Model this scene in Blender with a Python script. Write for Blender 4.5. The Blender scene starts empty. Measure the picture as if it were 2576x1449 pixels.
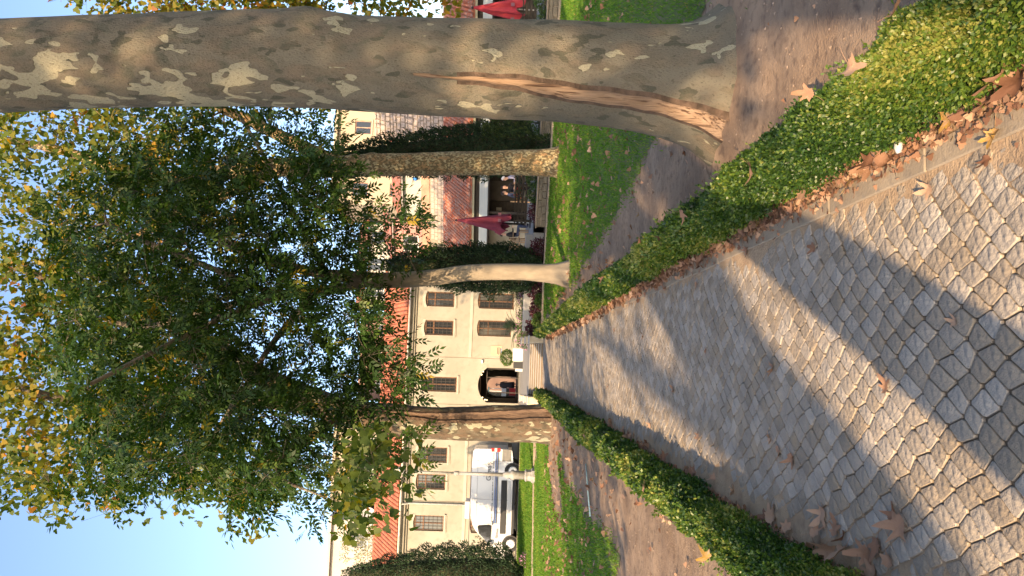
import bpy, bmesh, math, random
import numpy as np
from mathutils import Vector, Matrix
R = math.radians
rng = np.random.default_rng(7)
random.seed(7)
SC = bpy.context.scene
COL = SC.collection

# ---------------------------------------------------------------- camera (phone held upright, picture stored sideways)
yaw, pitch, roll = R(5.53), math.atan(28/1936.), .035
Fw = Vector((math.sin(yaw)*math.cos(pitch), math.cos(yaw)*math.cos(pitch), -math.sin(pitch)))
R0 = Vector((math.cos(yaw), -math.sin(yaw), 0)); U0 = R0.cross(Fw)
Ri = R0*math.cos(roll)+U0*math.sin(roll); Ui = U0*math.cos(roll)-R0*math.sin(roll)
cd = bpy.data.cameras.new('camera'); cam = bpy.data.objects.new('camera', cd); COL.objects.link(cam)
Mx = Matrix((-Ui, Ri, -Fw)).transposed().to_4x4(); Mx.translation = (0, 0, 1.65)
cam.matrix_world = Mx
cd.sensor_fit = 'HORIZONTAL'; cd.sensor_width = 36; cd.lens = 36*1936/2576.; cd.clip_end = 2000; cd.clip_start = .05
SC.camera = cam

# ---------------------------------------------------------------- sky, sun, exposure
SUN_EL, SUN_AZ = R(24), R(23)          # light travels along +Y turned 23 degrees to +X
tosun = Vector((-math.sin(SUN_AZ)*math.cos(SUN_EL), -math.cos(SUN_AZ)*math.cos(SUN_EL), math.sin(SUN_EL)))
W = bpy.data.worlds.new('World'); SC.world = W; W.use_nodes = True
nt = W.node_tree; bg = nt.nodes['Background']
sky = nt.nodes.new('ShaderNodeTexSky'); sky.sky_type = 'NISHITA'; sky.sun_disc = False
sky.sun_elevation = SUN_EL; sky.sun_rotation = math.atan2(tosun.x, tosun.y)
sky.air_density = .85; sky.dust_density = 1.8; sky.ozone_density = 1.0
nt.links.new(sky.outputs[0], bg.inputs[0]); bg.inputs[1].default_value = .15
sl = bpy.data.lights.new('sun', 'SUN'); sl.energy = 4.5; sl.angle = R(.5); sl.color = (1, .71, .41)
so = bpy.data.objects.new('sun', sl); COL.objects.link(so)
so.rotation_euler = tosun.to_track_quat('Z', 'Y').to_euler(); so.location = (-10, -20, 30)
SC.view_settings.view_transform = 'Standard'; SC.view_settings.look = 'None'
SC.view_settings.gamma = 1; SC.view_settings.use_curve_mapping = False
SC.view_settings.exposure = 1.45
SC.render.engine = 'CYCLES'
SC.cycles.use_denoising = True
SC.cycles.max_bounces = 7; SC.cycles.diffuse_bounces = 4; SC.cycles.transparent_max_bounces = 8

# ---------------------------------------------------------------- helpers
MATS = {}
def mat(name, c1, c2=None, scale=5., rough=.8, bump=0., bscale=None, detail=4., lo=.35, hi=.65, c3=None, s3=30., a3=.3,
        metal=0., spec=.3, dist=.02, stretch=None, coat=0.):
    """Two (or three) colours broken up by noise, with fine relief."""
    m = bpy.data.materials.new(name); m.use_nodes = True; MATS[name] = m
    n = m.node_tree.nodes; l = m.node_tree.links; b = n['Principled BSDF']
    b.inputs['Roughness'].default_value = rough; b.inputs['Metallic'].default_value = metal
    b.inputs['Specular IOR Level'].default_value = spec; b.inputs['Coat Weight'].default_value = coat
    tc = n.new('ShaderNodeTexCoord'); vec = tc.outputs['Object']
    if stretch:
        mp = n.new('ShaderNodeMapping'); mp.inputs['Scale'].default_value = stretch
        l.new(vec, mp.inputs[0]); vec = mp.outputs[0]
    def noise(s, d):
        t = n.new('ShaderNodeTexNoise'); t.inputs['Scale'].default_value = s; t.inputs['Detail'].default_value = d
        l.new(vec, t.inputs['Vector']); return t.outputs[0]
    def rng_(o, a, z):
        r = n.new('ShaderNodeMapRange'); r.inputs[1].default_value = a; r.inputs[2].default_value = z
        l.new(o, r.inputs[0]); return r.outputs[0]
    def mix(f, a, c):
        x = n.new('ShaderNodeMix'); x.data_type = 'RGBA'; l.new(f, x.inputs[0])
        for k, v in ((6, a), (7, c)):
            if isinstance(v, tuple): x.inputs[k].default_value = (*v, 1)
            else: l.new(v, x.inputs[k])
        return x.outputs[2]
    if c2 is None: b.inputs['Base Color'].default_value = (*c1, 1)
    else:
        col = mix(rng_(noise(scale, detail), lo, hi), c1, c2)
        if c3 is not None: col = mix(rng_(noise(s3, 3), .5, .5+a3), col, c3)
        l.new(col, b.inputs['Base Color'])
    if bump:
        bp = n.new('ShaderNodeBump'); bp.inputs['Strength'].default_value = bump; bp.inputs['Distance'].default_value = dist
        l.new(noise(bscale or scale*4, 5), bp.inputs['Height']); l.new(bp.outputs[0], b.inputs['Normal'])
    return m

def leafmat(name, stops, trans=.35, rough=.5, attr='tint', spec=.25):
    """Leaf: colour from a per-leaf tint, part of the light passes through."""
    m = bpy.data.materials.new(name); m.use_nodes = True; MATS[name] = m
    n = m.node_tree.nodes; l = m.node_tree.links; b = n['Principled BSDF']; out = n['Material Output']
    at = n.new('ShaderNodeAttribute'); at.attribute_name = attr
    rp = n.new('ShaderNodeValToRGB'); e = rp.color_ramp.elements
    e[0].position, e[0].color = stops[0][0], (*stops[0][1], 1); e[1].position, e[1].color = stops[-1][0], (*stops[-1][1], 1)
    for p, c in stops[1:-1]:
        q = e.new(p); q.color = (*c, 1)
    l.new(at.outputs['Fac'], rp.inputs[0]); l.new(rp.outputs[0], b.inputs['Base Color'])
    b.inputs['Roughness'].default_value = rough; b.inputs['Specular IOR Level'].default_value = spec
    tr = n.new('ShaderNodeBsdfTranslucent'); hs = n.new('ShaderNodeHueSaturation'); hs.inputs['Value'].default_value = 1.5
    hs.inputs['Saturation'].default_value = 1.15
    l.new(rp.outputs[0], hs.inputs['Color']); l.new(hs.outputs[0], tr.inputs[0])
    mx = n.new('ShaderNodeMixShader'); mx.inputs[0].default_value = trans
    l.new(b.outputs[0], mx.inputs[1]); l.new(tr.outputs[0], mx.inputs[2]); l.new(mx.outputs[0], out.inputs[0])
    return m

def tag(o, label=None, cat=None, group=None, kind=None):
    if label: o['label'] = label
    if cat: o['category'] = cat
    if group: o['group'] = group
    if kind: o['kind'] = kind
    return o
def link(name, me, parent=None, m=None):
    o = bpy.data.objects.new(name, me); COL.objects.link(o)
    if parent: o.parent = parent
    if m is not None and me is not None and not me.materials: me.materials.append(m)
    return o
def empty(name, loc=(0, 0, 0), rz=0., label=None, cat=None, group=None):
    o = bpy.data.objects.new(name, None); COL.objects.link(o); o.location = loc; o.rotation_euler = (0, 0, rz)
    o.empty_display_size = .2
    return tag(o, label, cat, group)
def copy_tree(o, parent=None):
    c = o.copy(); COL.objects.link(c); c.parent = parent
    for ch in list(o.children): copy_tree(ch, c)
    return c

class MB:
    def __init__(s): s.v = []; s.f = []; s.mi = []
    def add(s, vs, fs, mi=0):
        k = len(s.v); s.v += [tuple(p) for p in vs]; s.f += [tuple(i+k for i in f) for f in fs]; s.mi += [mi]*len(fs); return s
    def box(s, x0, x1, y0, y1, z0, z1, mi=0, M=None):
        P = [(x, y, z) for z in (z0, z1) for y in (y0, y1) for x in (x0, x1)]
        if M is not None: P = [tuple(M @ Vector(p)) for p in P]
        return s.add(P, [(0, 2, 3, 1), (4, 5, 7, 6), (0, 1, 5, 4), (2, 6, 7, 3), (0, 4, 6, 2), (1, 3, 7, 5)], mi)
    def quad(s, a, b, c, d, mi=0): return s.add([a, b, c, d], [(0, 1, 2, 3)], mi)
    def tube(s, pts, rad, n=8, mi=0, cap=True):
        pts = [Vector(p) for p in pts]; N = len(pts)
        if not hasattr(rad, '__len__'): rad = [rad]*N
        V = []; ref = Vector((0.3, .9, .2))
        for i, p in enumerate(pts):
            t = (pts[min(i+1, N-1)]-pts[max(i-1, 0)]).normalized()
            a = t.cross(ref)
            if a.length < .05: a = t.cross(Vector((1, 0, 0)))
            a.normalize(); b = t.cross(a); ref = b.cross(t)*-1 if False else ref
            for k in range(n):
                q = 2*math.pi*k/n; V.append(p+(a*math.cos(q)+b*math.sin(q))*rad[i])
        F_ = [(i*n+k, i*n+(k+1) % n, (i+1)*n+(k+1) % n, (i+1)*n+k) for i in range(N-1) for k in range(n)]
        if cap: F_ += [tuple(range(n))[::-1], tuple((N-1)*n+k for k in range(n))]
        return s.add(V, F_, mi)
    def lathe(s, prof, n=16, c=(0, 0, 0), mi=0, axis='z', sx=1, sy=1):
        V = []
        for r, h in prof:
            for k in range(n):
                q = 2*math.pi*k/n; x, y = r*math.cos(q)*sx, r*math.sin(q)*sy
                V.append((c[0]+x, c[1]+y, c[2]+h) if axis == 'z' else (c[0]+x, c[1]+h, c[2]+y))
        N = len(prof)
        F_ = [(i*n+k, i*n+(k+1) % n, (i+1)*n+(k+1) % n, (i+1)*n+k) for i in range(N-1) for k in range(n)]
        F_ += [tuple(range(n))[::-1], tuple((N-1)*n+k for k in range(n))]
        return s.add(V, F_, mi)
    def prism(s, poly, y0, y1, mi=0):          # polygon in XZ pushed along Y
        n = len(poly); V = [(x, y0, z) for x, z in poly]+[(x, y1, z) for x, z in poly]
        return s.add(V, [tuple(range(n)), tuple(range(n, 2*n))[::-1]]+[(i, n+i, n+(i+1) % n, (i+1) % n) for i in range(n)], mi)
    def mesh(s, name, mats, smooth=False):
        me = bpy.data.meshes.new(name); me.from_pydata(s.v, [], s.f)
        if not isinstance(mats, (list, tuple)): mats = [mats]
        for m in mats: me.materials.append(m)
        if len(mats) > 1: me.polygons.foreach_set('material_index', s.mi)
        bm = bmesh.new(); bm.from_mesh(me); bmesh.ops.recalc_face_normals(bm, faces=bm.faces); bm.to_mesh(me); bm.free()
        if smooth: me.polygons.foreach_set('use_smooth', [True]*len(me.polygons))
        return me
    def build(s, name, mats, parent=None, smooth=False, bevel=0.):
        o = link(name, s.mesh(name, mats, smooth), parent)
        if bevel:
            b = o.modifiers.new('bevel', 'BEVEL'); b.width = bevel; b.segments = 2; b.limit_method = 'ANGLE'
        return o

def npmesh(name, V, fsize, F, m, tint=None, smooth=False):
    """Fast mesh: V (n,3), F flat vertex indices, every face has fsize corners."""
    me = bpy.data.meshes.new(name); nf = len(F)//fsize
    me.vertices.add(len(V)); me.vertices.foreach_set('co', np.ascontiguousarray(V, dtype=np.float32).ravel())
    me.loops.add(len(F)); me.loops.foreach_set('vertex_index', np.ascontiguousarray(F, dtype=np.int32))
    me.polygons.add(nf); me.polygons.foreach_set('loop_start', np.arange(0, len(F), fsize, dtype=np.int32))
    me.polygons.foreach_set('loop_total', np.full(nf, fsize, dtype=np.int32))
    if smooth: me.polygons.foreach_set('use_smooth', np.ones(nf, dtype=bool))
    if tint is not None:
        a = me.attributes.new('tint', 'FLOAT', 'POINT'); a.data.foreach_set('value', np.ascontiguousarray(tint, dtype=np.float32))
    me.update(calc_edges=True)
    if m: me.materials.append(m)
    return me
def unit(v): return v/np.maximum(np.linalg.norm(v, axis=-1, keepdims=True), 1e-9)
def leafcloud(pos, axis, nrm, size, tmpl, tint):
    """Instance a flat leaf template (k,2..3: along, across, lift) at every pos; returns V, F, tint per vertex."""
    T = np.asarray(tmpl, float); k = len(T); N = len(pos)
    a = unit(axis); n = unit(nrm-a*np.sum(nrm*a, 1, keepdims=True)); s = np.cross(n, a)
    sz = np.asarray(size).reshape(-1, 1, 1)*np.ones((N, 1, 1))
    V = pos[:, None, :]+sz*(T[None, :, 0:1]*a[:, None, :]+T[None, :, 1:2]*s[:, None, :]+T[None, :, 2:3]*n[:, None, :])
    F_ = (np.arange(N)[:, None]*k+np.arange(k)[None, :]).ravel()
    return V.reshape(-1, 3), F_, np.repeat(tint, k)
def rdir(n): return unit(rng.normal(size=(n, 3)))

LEAFLET = [(0, 0, 0), (.42, .205, .03), (1, 0, -.06), (.42, -.205, .03)]
OVAL = [(0, 0, 0), (.35, .26, .05), (.75, .2, .04), (1, 0, 0), (.75, -.2, .04), (.35, -.26, .05)]
PLANE10 = [(0, 0, 0), (-.03, .32, .05), (.26, .50, .08), (.42, .28, 0), (.66, .30, .03), (1, 0, -.08), (.66, -.30, .03), (.42, -.28, 0), (.26, -.50, .08), (-.03, -.32, .05)]
BOXL = [(0, 0, 0), (.5, .31, .06), (1, 0, 0), (.5, -.31, .06)]
PLANE = [(0, .0, 0), (-.05, .30, .05), (.16, .26, .0), (.22, .52, .1), (.42, .30, 0), (.62, .34, .05), (.66, .14, 0), (1, 0, -.08),
         (.66, -.14, 0), (.62, -.34, .05), (.42, -.30, 0), (.22, -.52, .1), (.16, -.26, 0), (-.05, -.30, .05)]
# ---------------------------------------------------------------- materials
soil_m = mat('soil', (.175, .12, .082), (.265, .19, .13), 2.2, .95, .55, 60, 6, c3=(.11, .075, .055), s3=14, a3=.25, dist=.02)
sand_m = mat('sand', (.27, .19, .12), (.36, .265, .175), 5, .95, .7, 60, 5, c3=(.20, .14, .10), s3=9, dist=.012)
def dusty_sides():
    n = sand_m.node_tree.nodes; l = sand_m.node_tree.links; b = n['Principled BSDF']; src = b.inputs['Base Color'].links[0].from_socket
    tc = n.new('ShaderNodeTexCoord'); sx = n.new('ShaderNodeSeparateXYZ'); l.new(tc.outputs['Object'], sx.inputs[0])
    ab = n.new('ShaderNodeMath'); ab.operation = 'ABSOLUTE'; l.new(sx.outputs[0], ab.inputs[0])
    ns = n.new('ShaderNodeTexNoise'); ns.inputs['Scale'].default_value = 2.6; l.new(tc.outputs['Object'], ns.inputs['Vector'])
    ma = n.new('ShaderNodeMath'); ma.operation = 'MULTIPLY_ADD'; l.new(ns.outputs[0], ma.inputs[0]); ma.inputs[1].default_value = .55; l.new(ab.outputs[0], ma.inputs[2])
    mr = n.new('ShaderNodeMapRange'); mr.inputs[1].default_value = .72; mr.inputs[2].default_value = 1.0; l.new(ma.outputs[0], mr.inputs[0])
    mx = n.new('ShaderNodeMix'); mx.data_type = 'RGBA'; l.new(mr.outputs[0], mx.inputs[0]); mx.inputs[6].default_value = (.105, .08, .055, 1); l.new(src, mx.inputs[7]); l.new(mx.outputs[2], b.inputs['Base Color'])
dusty_sides()                      # sand has blown to the sides, dark earth sits in the middle joints
cobble_m = mat('cobble', (.22, .19, .158), (.295, .252, .205), 3.5, .85, 1.0, 34, 6, c3=(.36, .28, .19), s3=5, a3=.4, dist=.016)
def vary(m, lo, hi):
    n = m.node_tree.nodes; l = m.node_tree.links; b = n['Principled BSDF']; src = b.inputs['Base Color'].links[0].from_socket
    g = n.new('ShaderNodeNewGeometry'); mr = n.new('ShaderNodeMapRange'); mr.inputs[3].default_value = lo; mr.inputs[4].default_value = hi
    oi = n.new('ShaderNodeObjectInfo'); sm = n.new('ShaderNodeMath'); l.new(g.outputs['Random Per Island'], sm.inputs[0]); l.new(oi.outputs['Random'], sm.inputs[1])
    fr = n.new('ShaderNodeMath'); fr.operation = 'FRACT'; l.new(sm.outputs[0], fr.inputs[0]); rnd = fr.outputs[0]
    l.new(rnd, mr.inputs[0]); h = n.new('ShaderNodeHueSaturation'); l.new(mr.outputs[0], h.inputs['Value']); l.new(src, h.inputs['Color'])
    q = n.new('ShaderNodeMath'); q.operation = 'MULTIPLY_ADD'; l.new(rnd, q.inputs[0]); q.inputs[1].default_value = -.5; q.inputs[2].default_value = 1.2
    l.new(q.outputs[0], h.inputs['Saturation']); l.new(h.outputs[0], b.inputs['Base Color'])
vary(cobble_m, .82, 1.14)
kerb_m = mat('kerb', (.22, .18, .135), (.30, .245, .18), 4, .9, .5, 70, 5, c3=(.20, .17, .14), s3=20, dist=.006)
lawn_m = mat('lawn_soil', (.06, .085, .026), (.10, .12, .04), 1.3, .95, .6, 50, 5, c3=(.16, .12, .075), s3=3, a3=.5)
marble_m = mat('marble', (.36, .35, .335), (.32, .31, .30), 3, .5, .1, 20)
stone_tan = mat('tan_stone', (.42, .34, .24), (.50, .42, .31), 5, .8, .25, 40)
asphalt_m = mat('asphalt', (.05, .05, .052), (.075, .073, .07), 8, .9, .4, 90)
tile_pave = mat('terrace_paving', (.20, .19, .17), (.25, .235, .21), 2, .8, .15, 30)
grass_m = leafmat('grass_blade', [(0, (.040, .11, .012)), (.6, (.085, .18, .018)), (.9, (.18, .25, .03)), (1, (.22, .18, .05))], .35, .6)
box_m = leafmat('box_leaf', [(0, (.014, .036, .010)), (.5, (.034, .078, .015)), (.8, (.10, .155, .022)), (1, (.24, .24, .06))], .35, .4, spec=.4)
ash_m = leafmat('ash_leaf', [(0, (.014, .034, .008)), (.6, (.034, .072, .013)), (.9, (.085, .13, .020)), (1, (.26, .19, .025))], .32, .45)
plane_m = leafmat('plane_leaf', [(0, (.035, .062, .012)), (.45, (.085, .115, .018)), (.72, (.19, .16, .02)), (.9, (.30, .17, .018)), (1, (.24, .09, .025))], .45, .55)
cyp_m = leafmat('cypress_leaf', [(0, (.012, .028, .014)), (.8, (.022, .045, .018)), (1, (.05, .075, .02))], .08, .7)
purple_m = leafmat('purple_leaf', [(0, (.05, .012, .022)), (.7, (.085, .025, .035)), (1, (.07, .085, .03))], .2, .5)
shrub_m = leafmat('shrub_leaf', [(0, (.03, .065, .018)), (.8, (.07, .12, .025)), (1, (.13, .16, .03))], .3, .5)
cycad_m = leafmat('cycad_leaf', [(0, (.015, .04, .015)), (1, (.035, .075, .025))], .1, .4)
pink_m = leafmat('pink_petal', [(0, (.45, .10, .32)), (.6, (.60, .25, .50)), (1, (.70, .45, .60))], .3, .6)
red_m = leafmat('red_petal', [(0, (.5, .02, .02)), (1, (.6, .06, .03))], .2, .6)
paleleaf_m = leafmat('olive_leaf', [(0, (.10, .11, .04)), (1, (.22, .20, .09))], .3, .6)
dry_m = leafmat('dry_leaf', [(0, (.16, .08, .05)), (.45, (.26, .145, .09)), (.85, (.36, .23, .155)), (.96, (.38, .25, .17)), (1, (.36, .22, .06))], .2, .65)
core_m = mat('dark_foliage_core', (.03, .035, .018), (.05, .045, .025), 12, .95)  # dark colour for the shaded inside of hedges and cypresses
twig_m = mat('twig', (.09, .075, .06), (.13, .11, .085), 8, .9, .3)
limb_m = mat('ash_bark', (.16, .135, .105), (.24, .20, .15), 5, .9, .5, 30, stretch=(1, 1, .4))
fir_wood = mat('dark_bark', (.05, .04, .032), (.08, .06, .045), 8, .95, .6)

def plane_bark(name, base, dark, cream, cream_amt, scale, speck=0., warm=(.30, .20, .12), warm_amt=.0, stretch=.45, off=0., sided=False):
    """Mottled plane bark: layered flakes with crisp outlines, as the peeling bark itself is coloured."""
    m = bpy.data.materials.new(name); m.use_nodes = True; MATS[name] = m
    n = m.node_tree.nodes; l = m.node_tree.links; b = n['Principled BSDF']; b.inputs['Roughness'].default_value = .85
    b.inputs['Specular IOR Level'].default_value = .2
    tc = n.new('ShaderNodeTexCoord'); mp = n.new('ShaderNodeMapping'); mp.inputs['Scale'].default_value = (1, 1, stretch)
    mp.inputs['Location'].default_value = (off, off*1.7, off*.6)
    l.new(tc.outputs['Object'], mp.inputs[0])
    def noise(s, d, r=.5, w=0.):
        t = n.new('ShaderNodeTexNoise'); t.inputs['Scale'].default_value = s; t.inputs['Detail'].default_value = d
        t.inputs['Roughness'].default_value = r; t.inputs['Distortion'].default_value = w
        l.new(mp.outputs[0], t.inputs['Vector']); return t.outputs[0]
    def step(o, a, w=.006):
        r = n.new('ShaderNodeMapRange'); r.inputs[1].default_value = a-w; r.inputs[2].default_value = a+w; l.new(o, r.inputs[0]); return r.outputs[0]
    def mix(f, a, c):
        x = n.new('ShaderNodeMix'); x.data_type = 'RGBA'; l.new(f, x.inputs[0])
        for k, v in ((6, a), (7, c)):
            if isinstance(v, tuple): x.inputs[k].default_value = (*v, 1)
            else: l.new(v, x.inputs[k])
        return x.outputs[2]
    g = tuple(.8*v for v in base)
    col = mix(step(noise(scale*.5, 3), .5, .12), base, g)
    col = mix(step(noise(scale*.8, 2.2, .45), .54), col, dark)
    col = mix(step(noise(scale*1.3, 2, .4), .60), col, tuple(.72*v for v in dark))
    if warm_amt: col = mix(step(noise(scale*.7+.9, 3), .62-warm_amt, .1), col, warm)
    nb = noise(scale*.33+.31, 1); n2 = noise(scale*1.15+.4, 1.6, .4, .4)
    ad = n.new('ShaderNodeMath'); ad.operation = 'MULTIPLY_ADD'; l.new(nb, ad.inputs[0]); ad.inputs[1].default_value = .9; l.new(n2, ad.inputs[2])
    val = ad.outputs[0]
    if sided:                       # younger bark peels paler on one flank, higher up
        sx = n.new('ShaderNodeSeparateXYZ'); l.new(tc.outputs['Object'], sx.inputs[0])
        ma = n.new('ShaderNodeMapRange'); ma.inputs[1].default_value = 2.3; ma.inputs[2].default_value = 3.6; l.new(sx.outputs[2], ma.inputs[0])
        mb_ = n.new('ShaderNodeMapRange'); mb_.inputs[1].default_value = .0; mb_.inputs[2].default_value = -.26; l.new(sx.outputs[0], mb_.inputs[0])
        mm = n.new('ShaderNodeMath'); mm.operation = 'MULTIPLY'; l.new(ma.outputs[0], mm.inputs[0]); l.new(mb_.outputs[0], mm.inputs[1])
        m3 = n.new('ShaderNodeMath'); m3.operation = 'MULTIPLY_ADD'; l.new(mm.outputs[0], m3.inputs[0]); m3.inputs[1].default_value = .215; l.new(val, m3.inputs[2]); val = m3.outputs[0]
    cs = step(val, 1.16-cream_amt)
    col = mix(cs, col, cream)
    if speck:
        col = mix(step(noise(scale*1.9, 2, .5), .62-speck), col, tuple(.62*v for v in dark))
    fine = noise(scale*9, 4, .6)
    col2 = mix(step(fine, .66, .1), col, tuple(.55*v for v in dark))
    l.new(col2, b.inputs['Base Color'])
    bp = n.new('ShaderNodeBump'); bp.inputs['Strength'].default_value = .8; bp.inputs['Distance'].default_value = .025
    sm = n.new('ShaderNodeMath'); sm.operation = 'SUBTRACT'; l.new(fine, sm.inputs[0]); l.new(cs, sm.inputs[1])
    l.new(sm.outputs[0], bp.inputs['Height']); l.new(bp.outputs[0], b.inputs['Normal'])
    return m
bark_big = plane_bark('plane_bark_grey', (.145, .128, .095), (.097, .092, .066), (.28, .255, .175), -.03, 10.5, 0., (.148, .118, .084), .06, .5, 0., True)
bark_left = plane_bark('plane_bark_brown', (.12, .10, .072), (.07, .06, .042), (.24, .23, .165), .07, 7, 0., (.11, .075, .05), .1, .5, 3.)
bark_yel = plane_bark('plane_bark_yellow', (.31, .235, .125), (.22, .165, .088), (.37, .305, .175), .20, 9, .12, (.33, .20, .10), .1, .7, 7.)

# ---------------------------------------------------------------- ground
def sheet(name, pts, z, m, kind='structure', zf=None):
    mb = MB(); mb.add([(x, y, z if zf is None else zf(x, y)) for x, y in pts], [tuple(range(len(pts)))])
    o = mb.build(name, m); return tag(o, kind=kind)
sheet('ground', [(-400, -400), (400, -400), (400, 600), (-400, 600)], -.06, soil_m)

def grid(name, x0, x1, y0, y1, step, zf, m, inside=None, kind='structure', parent=None):
    nx = int(round((x1-x0)/step))+1; ny = int(round((y1-y0)/step))+1
    xs = np.linspace(x0, x1, nx); ys = np.linspace(y0, y1, ny); X, Yg = np.meshgrid(xs, ys)
    V = np.stack([X, Yg, zf(X, Yg)], -1).reshape(-1, 3)
    i = np.arange(nx-1)[None, :]+np.arange(ny-1)[:, None]*nx
    F_ = np.stack([i, i+1, i+nx+1, i+nx], -1).reshape(-1, 4)
    if inside is not None:
        cx = V[F_].mean(1); F_ = F_[inside(cx[:, 0], cx[:, 1])]
    me = npmesh(name, V, 4, F_.ravel(), m, smooth=True); bm = bmesh.new(); bm.from_mesh(me)
    bmesh.ops.delete(bm, geom=[v for v in bm.verts if not v.link_faces], context='VERTS'); bm.to_mesh(me); bm.free()
    o = link(name, me, parent); return tag(o, kind=kind)
def vnoise(x, y, s, seed=0):
    """Cheap smooth noise, about -1..1."""
    r = np.random.default_rng(seed); o = 0
    for k in range(6):
        a = r.uniform(0, 6.28); w = s*(1+.9*r.random()); p = r.uniform(0, 6.28)
        o = o+np.sin((x*np.cos(a)+y*np.sin(a))*w+p)
    return o/3.2
EDGE_R = ([-20, 0, 5, 8, 10.7, 13.3, 18.7, 21, 28], [3.1, 2.9, 2.62, 2.5, 2.28, 1.98, 1.92, 1.88, 1.7])
EDGE_L = ([-20, 4, 9, 10, 13.6, 16.4, 20.6, 23, 30], [-2.6, -2.5, -2.37, -2.43, -2.6, -2.6, -2.7, -2.5, -2.3])
def kerb_y(x): return np.where(x > 0, 28.9-.62*np.maximum(x-3.4, 0), 32.7+.31*np.minimum(x+1.5, 0))
def in_lawn_r(x, y): return (x > np.interp(y, *EDGE_R)+.13*vnoise(x, y, 2.3, 1)) & (y < kerb_y(x)-.12) & ((x-2.22)**2+(y-5.8)**2 > .9) & ((x-2.2)**2+(y-18.8)**2 > .35+.12*vnoise(x, y, 4., 33)) & ((x-6.2)**2+(y-23.4)**2 > .42+.15*vnoise(x, y, 4., 34))
def in_lawn_l(x, y):
    e = np.interp(y, *EDGE_L)+.25*vnoise(x, y, 1.1, 2)
    return (x < e) & (y < kerb_y(x)-.15) & ((vnoise(x*.6, y*.25, 2.0, 5) < .62) | (x < e-1.6)) & ((x+1.75)**2+(y-22.8)**2 > 1.2)
def soil_z(x, y):
    z = .012*vnoise(x, y, 3.1, 3)+.008*vnoise(x, y, 9., 4)+.004*vnoise(x, y, 27., 9)
    z = z+.10*np.exp(-((x-2.22)**2+(y-5.8)**2)/.55)+.10*np.exp(-((x+1.75)**2+(y-22.8)**2)/1.)+.03*np.exp(-((x-6.2)**2+(y-23.4)**2)/.8)
    return np.where(np.abs(x) < 1.02, np.minimum(z, 0)-.05, z)
soil = grid('soil_bed', -7, 7, .5, 32, .06, soil_z, soil_m)
lawn_r = grid('lawn', 1.4, 16, -3, 28.9, .16, lambda x, y: .006+soil_z(x, y), lawn_m, in_lawn_r)
lawn_l = grid('lawn', -22, -1.8, 3, 32.4, .16, lambda x, y: .006+soil_z(x, y), lawn_m, in_lawn_l)

def blades(name, n, x0, x1, y0, y1, inside, zf, hmin, hmax, wpow=1.7, label=None):
    u = rng.random(n); y = y0+(y1-y0)*u**wpow; x = rng.uniform(x0, x1, n)
    k = inside(x+rng.normal(0, .10, n), y+rng.normal(0, .10, n)); x, y = x[k], y[k]; N = len(x)
    far = np.clip((y-5)/20, 0, 1)
    h = rng.uniform(hmin, hmax, N)*(1+.5*far); w = .0045*(1+3.2*far); a = rng.uniform(0, 6.28, N); ln = rng.normal(0, .55, (N, 2))*h[:, None]
    p = np.stack([x, y, zf(x, y)], -1); d = np.stack([np.cos(a), np.sin(a), 0*a], -1)*w[:, None]
    V = np.stack([p-d, p+d, p+np.concatenate([ln, h[:, None]], 1)], 1).reshape(-1, 3)
    t = np.clip(rng.normal(.5, .2, N)+.18*vnoise(x, y, 1.5, 8), 0, .93); t[rng.random(N) < .03] = 1
    o = link(name, npmesh(name, V, 3, np.arange(3*N), grass_m, np.repeat(t, 3)))
    return tag(o, label, 'grass', kind='stuff')
blades('grass', 230000, 1.6, 13, 4.2, 28.6, in_lawn_r, lambda x, y: .002+soil_z(x, y), .02, .05, 1.5, 'short green mown grass on the lawn behind the peeling plane trunk')
blades('grass', 170000, -10, -1.8, 7.5, 32.2, in_lawn_l, lambda x, y: .002+soil_z(x, y), .02, .05, 1.3, 'patchy green grass on the lawn in front of the white van')

# ---- cobbled path
def sand_z(x, y):
    e = np.clip((np.abs(x+.0)-.60)/.25, 0, 1)
    return -.0078+.0030*vnoise(x, y, 4., 21)+.0022*vnoise(x, y, 13., 22)+.0012*vnoise(x, y, 41., 23)+e*(.0080+.0026*vnoise(x, y, 3., 24))
path = grid('path', -1.0, 1.04, -1, 28.76, .04, sand_z, sand_m)
def slope(X): return .45+.95*np.clip(1-np.abs((X+.12)/.95)**2.2, 0, 1)
gx = np.linspace(-2, 2, 801); gg = np.concatenate([[0], np.cumsum((slope(gx)[1:]+slope(gx)[:-1])/2*(gx[1]-gx[0]))])
def G(X): return np.interp(X, gx, gg)
wst, cst, sh = .064, .138, .049
def node(j, k):
    r = np.random.default_rng((j+4000)*7919+(k+500)); x = j*wst-k*sh+r.uniform(-.010, .010)
    return x, G(x)+k*cst+r.uniform(-.015, .015)-3.4
cob = []
kmax = int((28.7+3.4)/cst)+26
for k in range(-16, kmax):
    j0 = int((-1.0+k*sh)/wst)-1
    for j in range(j0, j0+41):
        q = [node(j, k), node(j+1, k), node(j+1, k+1), node(j, k+1)]
        cx = sum(p[0] for p in q)/4; cy = sum(p[1] for p in q)/4
        if -.82 < cx < .79 and 1.6 < cy < 28.55: cob.append((cx, cy, q))
cob.sort(key=lambda c: c[1])
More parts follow.
